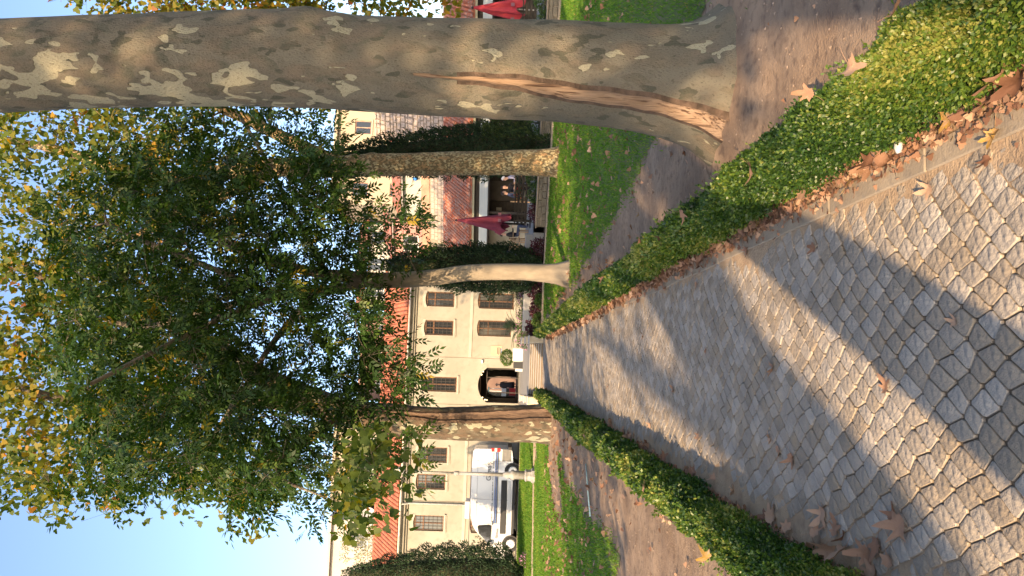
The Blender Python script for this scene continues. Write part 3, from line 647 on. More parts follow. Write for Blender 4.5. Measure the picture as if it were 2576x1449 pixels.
def shrub(name, loc, rx, ry, h, n, lm, size, label, cat='shrub', group=None, seed=1, tmpl=OVAL, petals=None):
    root = empty(name, loc, 0, label, cat, group); r = np.random.default_rng(seed)
    MB().tube([(0, 0, -.02), (0, .01, h*.5)], [.02, .008], 5).build('stem', twig_m, root)
    mb = MB()
    for _ in range(7):
        e = r.normal(size=3)*np.array([rx, ry, 0])*.4; mb.tube([(0, 0, 0), (e[0]*.5, e[1]*.5, h*.35), (e[0], e[1], h*.7)], [.012, .008, .004], 4)
    mb.build('twigs', twig_m, root)
    d = unit(r.normal(size=(n, 3))); d[:, 2] = np.abs(d[:, 2]); q = (.55+.45*r.random(n)**.5)*(1+.18*vnoise(d[:, 0]*3, d[:, 1]*3+d[:, 2]*2, 2., seed))
    p = d*np.array([rx, ry, h])*q[:, None]
    V, F_, t = leafcloud(p, unit(d+r.normal(size=(n, 3))*.8), rdir(n), size*r.uniform(.7, 1.2, n), tmpl, np.clip(r.normal(.5, .22, n), 0, 1))
    tag(link('foliage', npmesh('foliage', V, len(tmpl), F_, lm, t), root), kind='stuff')
    if petals is not None:
        m2 = n//3; d = unit(r.normal(size=(m2, 3))); d[:, 2] = np.abs(d[:, 2]); p = d*np.array([rx, ry, h])*1.04
        V, F_, t = leafcloud(p, rdir(m2), unit(d+.3*rdir(m2)), size*.8*r.uniform(.7, 1.2, m2), OVAL, r.random(m2))
        tag(link('blossoms', npmesh('blossoms', V, 6, F_, petals, t), root), kind='stuff')
    return root
for i, (x, y, rx, h, l) in enumerate([(1.35, 29.6, .4, .62, 'purple-leaved shrub against the tan stair wall'), (2.05, 29.5, .45, .5, 'purple and green shrub in the bed below the marble ledge'),
        (2.75, 29.5, .42, .55, 'dark purple shrub in the middle of the bed below the marble ledge'), (4.35, 29.6, .5, .6, 'purple shrub in the bed right behind the central cypress')]):
    shrub('purple_shrub', (x, y, 0), rx, .3, h, 1100, purple_m, .085, l, 'shrub', 'purple shrubs in the bed', 60+i)
shrub('green_shrub', (1.6, 29.25, 0), .35, .22, .4, 900, shrub_m, .07, 'small bright green shrub at the foot of the purple shrubs', seed=66)
shrub('green_shrub', (2.4, 29.2, 0), .3, .2, .33, 700, shrub_m, .07, 'low green shrub between two purple shrubs', seed=67)
for i, x in enumerate((.95, 1.5, 2.1, 2.75, 3.4)):
    shrub('flower_clump', (x, 33.3, .42), .38, .22, .52, 500, shrub_m, .06, 'pink flowering clump in the row under the tall brown windows', 'flowers', 'pink flowers under the windows', 70+i, petals=pink_m)
for i, x in enumerate((1.2, 1.9, 2.6, 3.2)):
    shrub('edging_shrub', (x, 32.4, .42), .42, .2, .34, 500, shrub_m, .05, 'low clipped green edging bush in front of the pink flowers', 'shrub', 'green edging bushes behind the marble ledge', 80+i)
shrub('flower_clump', (-8.2, 33.2, .05), .35, .25, .4, 500, shrub_m, .06, 'small pink and red flowers at the foot of the cypress by the van', 'flowers', None, 90, petals=pink_m)
def cycad(loc, s, label, seed):
    root = empty('cycad', loc, 0, label, 'cycad'); r = random.Random(seed)
    MB().lathe([(.09*s, 0), (.11*s, .15*s), (.07*s, .28*s)], 10).build('trunk', fir_wood, root, True)
    for i in range(26):
        a = r.uniform(0, 6.28); el = r.uniform(.2, 1.3); L = s*r.uniform(.75, 1.05); P = []
        for k in range(8):
            t = k/7; P.append(Vector((math.cos(a)*L*t*math.cos(el), math.sin(a)*L*t*math.cos(el), .25*s+L*t*math.sin(el)-.35*L*t*t)))
        V = []; Fc = []
        for k in range(1, 8):
            d = (P[k]-P[k-1]).normalized(); sd = d.cross(Vector((0, 0, 1))).normalized()
            for q in (1, -1):
                for h in (0, .5):
                    b = P[k-1].lerp(P[k], h); w = s*.17*math.sin(min(1, (k+h)/8)*3.0)+.01; n0 = len(V)
                    V += [b-d*.012*s, b+sd*q*w+d*w*.6+Vector((0, 0, w*.15)), b+d*.012*s]; Fc.append((n0, n0+1, n0+2))
        mb = MB(); mb.add(V, Fc); mb.tube(P, .006*s, 3, cap=False)
        me = mb.mesh('frond', cycad_m); at = me.attributes.new('tint', 'FLOAT', 'POINT'); at.data.foreach_set('value', [r.random()]*len(me.vertices)); link('frond', me, root)
cycad((1.55, 34.2, .42), 1.25, 'cycad with stiff dark fronds below the ground floor window next to the plaque', 1)
cycad((3.0, 34.0, .42), 1.1, 'cycad with stiff dark fronds partly behind the central cypress', 2)
# ---------------------------------------------------------------- buildings
plaster = mat('cream_plaster', (.265, .245, .20), (.225, .205, .165), .7, .9, .12, 25, 5, c3=(.18, .162, .128), s3=3, a3=.4)
trim_m = mat('white_trim', (.31, .29, .24), (.275, .255, .21), 3, .8, .05)
wood_m = mat('window_wood', (.10, .045, .02), (.15, .068, .028), 14, .55, .2, 40)
iron_m = mat('iron_bars', (.03, .025, .022), (.05, .04, .035), 20, .6)
glass_m = mat('dark_glass', (.018, .02, .022), None, rough=.06, spec=.6)
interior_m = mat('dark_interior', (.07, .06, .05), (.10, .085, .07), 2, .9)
gutter_m = mat('gutter', (.50, .49, .46), (.58, .56, .52), 4, .5)
white_m = mat('white_paint', (.44, .44, .43), (.40, .40, .395), 3, .5)
stonewall_m = mat('rubble_stone', (.15, .135, .105), (.23, .20, .155), 4, .9, .6, 30, c3=(.10, .09, .07), s3=8)
stone_pink = mat('pinkish_stone', (.33, .27, .235), (.40, .335, .295), 6, .9, .5, 30)
mortar_m = mat('mortar', (.22, .19, .155), (.28, .245, .20), 6, .95, .3)
brown_band = mat('brown_render', (.30, .17, .12), (.40, .25, .18), 2, .9, .2)
greyplaster = mat('grey_plaster', (.30, .30, .27), (.38, .37, .31), 1.0, .9, .2, c3=(.30, .30, .28), s3=2)
pinkplaster = mat('pink_plaster', (.36, .18, .155), (.42, .22, .19), 1.5, .9, .15)
darkwood = mat('dark_wood', (.028, .022, .018), (.05, .04, .03), 12, .7, .3, stretch=(.3, 3, 3))
def tile_mat(name, a, b, c):
    m = mat(name, a, b, 1.5, .85, .3, 40); n = m.node_tree.nodes; l = m.node_tree.links
    g = n.new('ShaderNodeNewGeometry')
    for t in n:
        if t.type == 'TEX_NOISE': l.new(g.outputs['Position'], t.inputs['Vector'])
    src = n['Principled BSDF'].inputs['Base Color'].links[0].from_socket
    ns = n.new('ShaderNodeTexNoise'); ns.inputs['Scale'].default_value = 5.; l.new(g.outputs['Position'], ns.inputs['Vector'])
    mr = n.new('ShaderNodeMapRange'); mr.inputs[1].default_value = .48; mr.inputs[2].default_value = .66; l.new(ns.outputs[0], mr.inputs[0])
    x = n.new('ShaderNodeMix'); x.data_type = 'RGBA'; l.new(mr.outputs[0], x.inputs[0]); l.new(src, x.inputs[6]); x.inputs[7].default_value = (*c, 1)
    l.new(x.outputs[2], n['Principled BSDF'].inputs['Base Color']); return m
tile_red = tile_mat('clay_tile', (.27, .085, .05), (.33, .12, .07), (.20, .085, .065))
tile_old = tile_mat('weathered_clay_tile', (.33, .095, .05), (.28, .125, .09), (.28, .19, .16))

def bl(mb, name, m, root, smooth=False, bevel=0., sub=None):
    """Build in world coordinates under an unrotated root."""
    o = root.location; mb.v = [(p[0]-o[0], p[1]-o[1], p[2]-o[2]) for p in mb.v]
    return mb.build(name, m, sub or root, smooth, bevel)
def wall_holes(mb, x0, x1, z0, z1, holes, y0, y1, mi=0):
    xs = sorted({x0, x1, *[h[0] for h in holes], *[h[1] for h in holes]}); zs = sorted({z0, z1, *[h[2] for h in holes], *[h[3] for h in holes]})
    xs = [x for x in xs if x0 <= x <= x1]; zs = [z for z in zs if z0 <= z <= z1]
    def solid(i, j):
        if not (0 <= i < len(xs)-1 and 0 <= j < len(zs)-1): return False
        cx, cz = (xs[i]+xs[i+1])/2, (zs[j]+zs[j+1])/2
        return not any(h[0] < cx < h[1] and h[2] < cz < h[3] for h in holes)
    for i in range(len(xs)-1):
        for j in range(len(zs)-1):
            if not solid(i, j): continue
            a, b, c, d = xs[i], xs[i+1], zs[j], zs[j+1]
            mb.quad((a, y0, c), (b, y0, c), (b, y0, d), (a, y0, d), mi); mb.quad((a, y1, c), (a, y1, d), (b, y1, d), (b, y1, c), mi)
            if not solid(i-1, j): mb.quad((a, y0, c), (a, y0, d), (a, y1, d), (a, y1, c), mi)
            if not solid(i+1, j): mb.quad((b, y0, c), (b, y1, c), (b, y1, d), (b, y0, d), mi)
            if not solid(i, j-1): mb.quad((a, y0, c), (a, y1, c), (b, y1, c), (b, y0, c), mi)
            if not solid(i, j+1): mb.quad((a, y0, d), (b, y0, d), (b, y1, d), (a, y1, d), mi)
    for h in holes:
        if len(h) > 4 and h[4] > 0:        # spandrels closing the hole to an arch
            xa, xb, zb, r = h[0], h[1], h[3], h[4]; N = 16; hw = (xb-xa)/2; Rr = (hw*hw+r*r)/(2*r); cx = (xa+xb)/2; cz = zb-Rr
            P = [(xa+(xb-xa)*k/N, cz+math.sqrt(max(0, Rr*Rr-(xa+(xb-xa)*k/N-cx)**2))) for k in range(N+1)]
            for k in range(N):
                (a, za), (b, zb_) = P[k], P[k+1]
                mb.quad((a, y0, za), (b, y0, zb_), (b, y0, zb), (a, y0, zb), mi); mb.quad((a, y0, za), (a, y1, za), (b, y1, zb_), (b, y0, zb_), mi)
                mb.quad((a, y1, za), (a, y1, zb), (b, y1, zb), (b, y1, zb_), mi)
def window(root, xa, xb, za, zb, y, rise=.09, bars=True, arch_trim=True, double=True):
    w = xb-xa; fr = MB(); t = .055; yb = y+.10
    for a, b, c, d in ((xa+.01, xa+t, za, zb), (xb-t, xb-.01, za, zb), (xa+t, xb-t, za+.01, za+t), (xa+t, xb-t, zb-t-.07, zb-.01), ((xa+xb)/2-.035, (xa+xb)/2+.035, za+t, zb-t-.07)):
        fr.box(a, b, yb, yb+.06, c, d)
    zm = za+(zb-za)*.68; fr.box(xa+t, (xa+xb)/2-.035, yb+.002, yb+.055, zm-.03, zm+.03); fr.box((xa+xb)/2+.035, xb-t, yb+.002, yb+.055, zm-.03, zm+.03)
    o = bl(fr, 'window', wood_m, root)
    for a, b in ((xa+t, (xa+xb)/2-.035), ((xa+xb)/2+.035, xb-t)):
        for c, d in ((za+t, zm-.03), (zm+.03, zb-t-.07)):
            bl(MB().box(a+.001, b-.001, yb+.03, yb+.038, c+.001, d-.001), 'pane', glass_m, root, sub=o)
    if bars:
        g = MB(); nv = 5
        for k in range(nv): g.tube([(xa+w*(k+.5)/nv, y+.045, za), (xa+w*(k+.5)/nv, y+.045, zb-.02)], .009, 5)
        nh = max(4, int((zb-za)/.23))
        for k in range(nh): g.box(xa, xb, y+.05, y+.058, za+(zb-za)*(k+.5)/nh-.009, za+(zb-za)*(k+.5)/nh+.009)
        bl(g, 'grille', iron_m, root, sub=o)
    bl(MB().box(xa-.09, xb+.09, y-.10, y-.002, za-.11, za-.03).box(xa-.06, xb+.06, y-.05, y-.003, za-.17, za-.112), 'sill', trim_m, root, sub=o)
    if arch_trim:
        tr = MB(); N = 8; cx = (xa+xb)/2
        for k in range(N):
            def P(u, dz): x = xa-.06+(w+.12)*u; return x, zb-rise+rise*(1-((x-cx)/(w/2))**2)+dz
            (a, z0), (b, z1) = P(k/N, .02), P((k+1)/N, .02)
            tr.add([(a, y-.03, z0), (b, y-.03, z1), (b, y-.03, z1+.15), (a, y-.03, z0+.15), (a, y-.002, z0), (b, y-.002, z1), (b, y-.002, z1+.15), (a, y-.002, z0+.15)],
                   [(0, 1, 2, 3), (4, 7, 6, 5), (0, 4, 5, 1), (2, 6, 7, 3), (0, 3, 7, 4), (1, 5, 6, 2)])
        bl(tr, 'arch_trim', trim_m, root, sub=o)
    return o
def barrel_tile(w, L, h):
    mb = MB(); n = 5; V = []
    for y, s, dz in ((0, 1., .022), (L, .86, 0)):
        for k in range(n+1):
            a = math.pi*k/n; V.append((-math.cos(a)*w/2*s, y, math.sin(a)*h*s+dz))
    mb.add(V, [(k, k+1, n+2+k, n+1+k) for k in range(n)]+[tuple(range(n+1))]); return mb
def tiled_roof(root, x0, x1, ya, za, yb, zb, pitch_x, pitch_s, m, near, name='roof', rot=None):
    """Roof slab with barrel tiles from eave (ya,za) up to ridge (yb,zb), root-local coordinates."""
    slab = MB(); slab.add([(x0, ya, za-.10), (x1, ya, za-.10), (x1, yb, zb-.10), (x0, yb, zb-.10), (x0, ya, za-.01), (x1, ya, za-.01), (x1, yb, zb-.01), (x0, yb, zb-.01)],
                          [(0, 3, 2, 1), (4, 5, 6, 7), (0, 1, 5, 4), (2, 3, 7, 6), (1, 2, 6, 5), (0, 4, 7, 3)])
    rf = slab.build(name, m, root); ang = math.atan2(zb-za, yb-ya); Ls = math.hypot(yb-ya, zb-za)
    t = barrel_tile(pitch_x*.92, pitch_s*1.12, pitch_x*.40); me = t.mesh('roof_tile', m, True); spots = []
    nx = int((x1-x0)/pitch_x); ns = int(Ls/pitch_s)
    for i in range(nx):
        for j in range(ns):
            s = j*pitch_s-.06; spots.append((x0+(i+.5)*pitch_x, ya+math.cos(ang)*s, za+math.sin(ang)*s+.004))
    spots.sort(key=near); rest = MB(); Mr = Matrix.Rotation(ang, 4, 'X')
    for k, (x, y, z) in enumerate(spots):
        jr = random.uniform(-.03, .03)
        if k < 300:
            o = link('roof_tile', me, rf); o.location = (x, y, z); o.rotation_euler = (ang+jr*.5, 0, jr)
        else:
            Mx_ = Matrix.Translation((x, y, z)) @ Matrix.Rotation(jr, 4, 'Z') @ Mr; rest.add([Mx_ @ Vector(p) for p in t.v], t.f)
    if rest.v: tag(rest.build('roof_tiles', m, rf, True), kind='stuff')
    cap = MB(); k = x0
    while k < x1-.1:
        cap.lathe([(.12, 0), (.105, .36)], 10, (0, 0, 0)); 
        for q in range(len(cap.v)-20, len(cap.v)):
            px, py, pz = cap.v[q]; cap.v[q] = (k+pz, yb+px, zb+py*.8+.01)
        k += .35
    cap.build('ridge_cap', m, rf, True)
    return rf

FY = 44.0; TZ = .42
mh = empty('cream_house', (-3.5, FY, TZ), 0, 'two-storey cream house with red tiled roof, barred brown windows and an arched passage', 'house')
UW = [(3.47, 4.29, 5.92), (1.83, 4.29, 5.94), (-1.36, 3.97, 5.98), (-9.06, 4.39, 6.06), (-6.80, 4.38, 6.02), (-5.31, 4.34, 6.0), (-3.6, 4.34, 6.0)]
LW = [(3.47, .88, 2.94), (1.90, .98, 2.93), (-9.07, .9, 2.92), (-6.80, .9, 2.92), (-5.31, .9, 2.92), (-3.6, .9, 2.92)]
def hole(x, a, b, w=.42): return (x-w, x+w, a, b, .09)
DOOR = (-2.30, -.34, TZ-.05, 2.76, .50)
bays = [(-13.2, -7.86), (-7.83, -2.47), (-2.44, .17), (.20, 5.0)]
for i, (a, b) in enumerate(bays):
    mb = MB(); hs = [hole(*w) for w in UW if a < w[0] < b]+[hole(w[0], w[1], w[2], .45) for w in LW if a < w[0] < b]+([DOOR] if i == 2 else [])
    wall_holes(mb, a, b, .1, 6.62, hs, FY, FY+.35); bl(mb, 'front_wall', plaster, mh)
mb = MB()
for a in (-7.845, -2.455, .185): bl(MB().box(a-.013, a+.013, FY+.04, FY+.3, .1, 6.62), 'groove_backing', plaster, mh)
for w in UW: window(mh, w[0]-.42, w[0]+.42, w[1], w[2], FY)
for w in LW: window(mh, w[0]-.45, w[0]+.45, w[1], w[2], FY, arch_trim=False)
mb = MB()
for a, b in ((-13.2, -7.87), (-7.82, -2.48), (.21, 5.0)): bl(MB().prism([(0, 0)], 0, 0) if False else MB().add([(x, y, z_) for x in (a, b) for y, z_ in ((FY-.002, 3.19), (FY-.05, 3.19), (FY-.05, 3.30), (FY-.03, 3.305), (FY-.03, 3.36), (FY-.002, 3.36))], [(0, 1, 2, 3, 4, 5), (6, 11, 10, 9, 8, 7)]+[(i, (i+1) % 6, 6+(i+1) % 6, 6+i) for i in range(6)]), 'string_course', trim_m, mh)
bl(MB().box(-13.3, 5.1, FY-.12, FY-.002, 6.40, 6.52).box(-13.35, 5.15, FY-.28, FY+.2, 6.522, 6.66).box(-13.4, 5.2, FY-.45, FY+.2, 6.662, 6.74), 'cornice', plaster, mh)
g = MB(); g.tube([(-13.5, FY-.55, 6.80), (5.3, FY-.55, 6.76)], .075, 10); bl(g, 'gutter', gutter_m, mh, True)
g = MB(); g.tube([(-7.98, FY-.5, 6.75), (-7.98, FY-.25, 6.5), (-7.98, FY-.09, 6.3), (-7.98, FY-.09, .45)], .05, 8); bl(g, 'downpipe', mat('zinc', (.45, .47, .46), (.55, .57, .55), 5, .4, metal=.4), mh, True)
bl(MB().box(-13.2, -12.9, FY+.36, FY+8, .1, 6.6).box(4.7, 5.0, FY+.36, FY+8, .1, 6.6).box(-12.9, -2.48, FY+7.7, FY+8, .1, 6.6).box(-.2, 4.7, FY+7.7, FY+8, .1, 6.6), 'side_walls', plaster, mh)
bl(MB().box(-12.88, -2.52, FY+.37, FY+7.6, 3.05, 3.15).box(-.18, 4.68, FY+.37, FY+7.6, 3.05, 3.15).box(-12.88, 4.68, FY+.37, FY+7.6, 6.3, 6.4), 'floors', interior_m, mh)
tiled_roof(mh, -10.2, 8.8, -.62, 6.86-TZ, 4.3, 8.82-TZ, .235, .335, tile_red, lambda p: abs(p[0]+3.2)+.0*p[1])
rb = MB(); rb.add([(-10.2, 4.3, 8.72-TZ), (8.8, 4.3, 8.72-TZ), (8.8, 8.6, 6.9-TZ), (-10.2, 8.6, 6.9-TZ)], [(0, 1, 2, 3)]); rb.build('rear_roof', tile_red, mh)
# the passage through the house
ps = MB(); ps.box(-2.50, -2.36, FY+.36, FY+7.69, TZ-.02, 3.0).box(-.32, -.19, FY+.36, FY+7.69, TZ-.02, 3.0).box(-2.355, -.325, FY+.36, FY+7.69, 2.80, 2.92)
bl(ps, 'passage_wall', mat('brown_plaster', (.13, .085, .055), (.18, .12, .08), 2, .8), mh)
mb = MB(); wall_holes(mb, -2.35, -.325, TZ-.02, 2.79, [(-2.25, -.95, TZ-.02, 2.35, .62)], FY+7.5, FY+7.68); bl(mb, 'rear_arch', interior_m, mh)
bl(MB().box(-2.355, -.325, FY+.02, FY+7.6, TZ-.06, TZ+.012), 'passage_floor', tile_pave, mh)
dr = MB()
for x in (-2.27, -1.75, -.90, -.40): dr.box(x-.025, x+.025, FY+.9, FY+.95, TZ+.013, 2.3)
dr.box(-2.245, -.425, FY+.905, FY+.945, 2.25, 2.3)
bl(dr, 'door_frame', iron_m, mh)
clear_m = bpy.data.materials.new('clear_glass'); clear_m.use_nodes = True
b_ = clear_m.node_tree.nodes['Principled BSDF']; b_.inputs['Roughness'].default_value = .02; b_.inputs['Base Color'].default_value = (.75, .8, .8, 1)
b_.inputs['Transmission Weight'].default_value = 1; b_.inputs['IOR'].default_value = 1.05
for a, b in ((-2.24, -1.78), (-.87, -.43)): bl(MB().box(a, b, FY+.92, FY+.928, TZ+.03, 2.24), 'door_glass', clear_m, mh)
lamp_m = bpy.data.materials.new('warm_bulb'); lamp_m.use_nodes = True
b_ = lamp_m.node_tree.nodes['Principled BSDF']; b_.inputs['Emission Color'].default_value = (1, .75, .4, 1); b_.inputs['Emission Strength'].default_value = 2.5
for x, y, z in ((-.75, .6, 2.55), (-.55, 1.6, 2.5), (-.6, 2.6, 2.5), (-2.05, .5, 2.45), (-2.18, .7, 2.3), (-2.22, 1.2, 2.2)):
    bl(MB().lathe([(.005, 0), (.03, .02), (.035, .05), (.02, .08)], 8, (x, FY+y, z)), 'passage_lamp', lamp_m, mh, True)
# flat plaque with lettering, wall light
pl = MB().box(.36, .92, FY-.035, FY-.002, 1.45, 2.1); bl(pl, 'plaque', mat('plaque', (.33, .28, .19), (.30, .255, .17), 8, .5), mh)
bl(MB().box(.362, .918, FY-.039, FY-.036, 2.085, 2.095).box(.362, .918, FY-.039, FY-.036, 1.455, 1.465), 'plaque_edge', trim_m, mh)
mk = MB()
for k, (z, a, b) in enumerate(((1.72, .45, .82), (1.64, .42, .85), (1.56, .47, .8))): mk.box(a, b, FY-.040, FY-.0355, z-.018, z+.018)
bl(mk, 'plaque_lines', iron_m, mh)
bl(MB().box(.5, .78, FY-.041, FY-.0357, 1.48, 1.52), 'plaque_stripe', mat('plaque_blue', (.10, .16, .30), None), mh)
bl(MB().box(-.10, .08, FY-.16, FY-.002, 2.52, 2.62), 'wall_light', gutter_m, mh, bevel=.01)
# satellite dishes behind the ridge
def dish(loc, s, rz, label):
    r_ = empty('satellite_dish', loc, rz, label, 'satellite dish', 'dishes on the house roof')
    mb = MB(); n = 16; V = [(0, 0, 0)]
    for q in (.5, 1.):
        for k in range(n): a = 6.2832*k/n; V.append((math.cos(a)*q*s, -.22*s*q*q, math.sin(a)*q*s))
    mb.add(V, [(0, 1+k, 1+(k+1) % n) for k in range(n)]+[(1+k, 1+n+k, 1+n+(k+1) % n, 1+(k+1) % n) for k in range(n)])
    for q in range(len(mb.v)): x, y, z = mb.v[q]; mb.v[q] = (x, y, z+.55)
    mb.build('reflector', white_m, r_, True)
    MB().tube([(0, .05, -.3), (0, .03, .55)], .02, 6).build('mast', gutter_m, r_); MB().tube([(0, 0, .2), (0, -.5*s, .3), (0, -.75*s, .5)], .012, 5).build('feed_arm', gutter_m, r_)
dish((-9.6, FY+4.6, 8.75), .42, .5, 'white satellite dish on the ridge beside a bushy grey tree')
dish((-8.1, FY+4.6, 8.8), .40, -.3, 'pale satellite dish on the ridge above the downpipe')

# ---- terrace, steps, ledge
terr = MB(); terr.add([(x, y, TZ) for x, y in ((-2.7, 30.6), (5.2, 30.6), (6.4, 31.0), (16, 25.3), (40, 25), (40, 52.3), (-40, 52.3), (-40, 43.95), (-2.7, 43.95))], [tuple(range(9))])
o = terr.build('terrace', tile_pave); tag(o, kind='structure')
sheet('street', [(-60, 52.3), (60, 52.3), (60, 120), (-60, 120)], 0., asphalt_m)
tw = MB().box(-2.7, -1.42, 30.45, 30.62, -.06, TZ+.02); tag(tw.build('terrace_wall', stone_tan), 'tan retaining wall left of the steps behind the stout plane', 'wall')
riser_m = mat('riser_stone', (.15, .115, .08), (.20, .155, .11), 6, .8, .2, 40)
st = empty('entrance_steps', (-.22, 28.9, 0), 0, 'flight of low marble steps up from the cobbled path to the terrace', 'steps')
for k in range(6):
    z0 = k*.07; MB().box(-.98, .95, k*.30, 1.9, z0-.02 if k == 0 else z0+.001, z0+.052).build('riser', riser_m, st)
    MB().box(-1.0, .97, k*.30-.025, k*.30+.33, z0+.053, z0+.07).build('tread', marble_m, st)
for sx, xa, xb in ((1, .98, 1.22), (-1, -1.28, -1.03)):
    MB().box(xa, xb, -.25, .55, -.05, .50).build('cheek_block', stone_tan, st, bevel=.008); MB().box(xa-.03, xb+.03, -.28, .58, .502, .545).build('coping', marble_m, st, bevel=.005)
    MB().box(xa+.01, xb-.01, .60, 1.3, -.05, .62).build('cheek_block', stone_tan, st, bevel=.008); MB().box(xa-.02, xb+.02, .59, 1.33, .622, .66).build('coping', marble_m, st, bevel=.005)
    MB().box(xa+.02, xb-.02, 1.4, 2.3, -.05, .74).build('cheek_block', stone_tan, st, bevel=.008); MB().box(xa-.01, xb+.01, 1.38, 2.33, .742, .78).build('coping', marble_m, st, bevel=.005)
lg = empty('marble_ledge', (3.0, 30.6, 0), 0, 'long two-step white marble ledge above the purple shrubs', 'ledge')
MB().box(-1.6, 2.2, -.2, .28, -.05, .42).build('lower_step', marble_m, lg, bevel=.01); MB().box(-1.7, 2.2, .3, .75, -.05, .72).build('upper_step', marble_m, lg, bevel=.01)
for i, (x, y, z, l) in enumerate(((3.0, 30.62, .42, 'grey rounded stone block standing on the lower ledge step'), (3.25, 31.1, .72, 'grey rounded stone block standing on the upper ledge step'))):
    b = MB(); b.prism([(-.35, 0), (.35, 0), (.30, .06), (.18, .10), (0, .115), (-.18, .10), (-.30, .06)], -.1, .1); ob = b.build('stone_block', mat('grey_stone%d' % i, (.30, .31, .32), (.38, .39, .40), 8, .7), None, True, .008); ob.location = (x, y, z)
    tag(ob, l, 'stone block', 'grey blocks on the marble ledge')

# ---- kerbs and the grass bank up to the drive
def kerb_line(label, pts):
    root = empty('garden_kerb', (pts[0][0], pts[0][1], 0), 0, label, 'kerb')
    (xa, ya), (xb, yb) = pts; L = math.hypot(xb-xa, yb-ya); a = math.atan2(yb-ya, xb-xa); n = int(L/.9); me = MB().box(.005, .893, -.06, .06, -.06, .085).mesh('kerb_stone', kerb_m)
    for k in range(n):
        o = link('kerb_stone', me, root); o.location = (math.cos(a)*.9*k, math.sin(a)*.9*k, random.uniform(-.006, .006)); o.rotation_euler = (0, 0, a)
kerb_line('pale kerb edging the lawn in front of the stone wall and fence', [(1.35, 28.95), (3.6, 28.85)])
kerb_line('pale kerb running along the lawn towards the red parasol', [(3.65, 28.8), (14.0, 22.3)])
kerb_line('pale kerb under the lamp post below the grass bank', [(-2.6, 32.36), (-16, 28.2)])
def bank_z(x, y): return np.interp(y-kerb_y(x), [0, 1, 6.5, 7.2], [.03, .08, .33, .34])+.01*vnoise(x, y, 1.3, 15)
bank = grid('grass_bank', -24, -2.7, 27.5, 40.2, .3, bank_z, lawn_m, lambda x, y: (y > kerb_y(x)+.1) & (x < -2.72))
blades('grass', 60000, -14, -2.7, 29, 39.4, lambda x, y: (y > kerb_y(x)+.12) & (x < -2.75), bank_z, .03, .07, 1., 'short grass on the bank between the kerb and the parked van')
o = MB().add([(-40, 39.6, .345), (-2.71, 39.6, .345), (-2.71, 43.94, .345), (-40, 43.94, .345)], [(0, 1, 2, 3)]).build('driveway', asphalt_m); tag(o, kind='structure')
dk = MB().box(-30, -2.72, 39.48, 39.6, .2, .42); tag(dk.build('drive_kerb', kerb_m), 'thin kerb where the grass bank meets the drive under the van', 'kerb')

# ---- cafe, turned towards the lawn
CA = R(-31); C0 = Vector((5.9, 41.0, TZ))
def cw(x, y, z=0.): return Vector((C0.x+math.cos(CA)*x-math.sin(CA)*y, C0.y+math.sin(CA)*x+math.cos(CA)*y, z))
cf = empty('cafe', C0, CA, 'low cafe with an open dark front, white fascia board and weathered tile roof', 'cafe')
z = -TZ
MB().box(-.5, 14, 3.4, 3.6, -.05, 3.3).box(-.7, -.5, -.05, 3.6, -.05, 3.2).box(14, 14.2, 0, 3.6, -.05, 3.2).build('back_wall', interior_m, cf)
MB().box(-.5, 14, .0, 3.4, 2.95+z+.3, 3.0+z+.3).build('ceiling', interior_m, cf)
for x in (-.45, 2.2, 4.9, 7.6, 10.3, 13): MB().box(x-.07, x+.07, .02, .16, 0, 2.6).build('post', darkwood, cf)
for k, xx in enumerate((1.2, 3.4, 6.0, 8.8)): 
    d_ = MB().box(xx-.5, xx+.5, 3.30, 3.39, 0, 2.0).build('inner_door', darkwood, cf); MB().box(xx-.15, xx+.15, 3.27, 3.299, 1.35, 1.65).build('door_notice', trim_m, d_)
MB().box(-.7, 14.2, -.10, -.02, 2.50+z, 2.93+z).build('fascia', mat('white_boards', (.40, .43, .43), (.45, .47, .455), 3, .7, .3, 20, stretch=(.3, 3, 6)), cf)
MB().box(-.7, 14.2, -.35, 0, 2.42+z, 2.48+z).build('beam', darkwood, cf)
MB().box(-.7, 14.2, -.02, .1, 2.94+z, 3.30+z).build('eave_shade_strip', darkwood, cf)  # dark strip standing for the shaded gap between fascia and gutter
MB().box(-.8, 14.3, -.30, -.12, 3.18+z, 3.32+z).build('gutter', mat('cream_gutter', (.34, .31, .20), (.38, .35, .25), 3, .6), cf, bevel=.03)
tiled_roof(cf, -.8, 14.3, -.35, 3.40+z, 2.9, 4.95+z, .19, .235, tile_old, lambda p: abs(p[0]-3.2)+.0*p[1])
rb = MB(); rb.add([(-.8, 2.9, 4.85+z), (14.3, 2.9, 4.85+z), (14.3, 4.4, 4.3+z), (-.8, 4.4, 4.3+z)], [(0, 1, 2, 3)]); rb.build('rear_roof', tile_old, cf)
MB().box(1.55, 1.6, -.33, -.11, 2.35+z, 2.40+z).tube([(1.57, -.3, 2.5+z), (1.57, -.45, 2.42+z), (1.57, -.45, 2.34+z)], .012, 5).build('lantern_arm', iron_m, cf)
MB().lathe([(.015, .0), (.07, -.03), (.085, -.10), (.05, -.20), (.02, -.23)], 8, (1.57, -.45, 2.34+z)).build('lantern', white_m, cf)
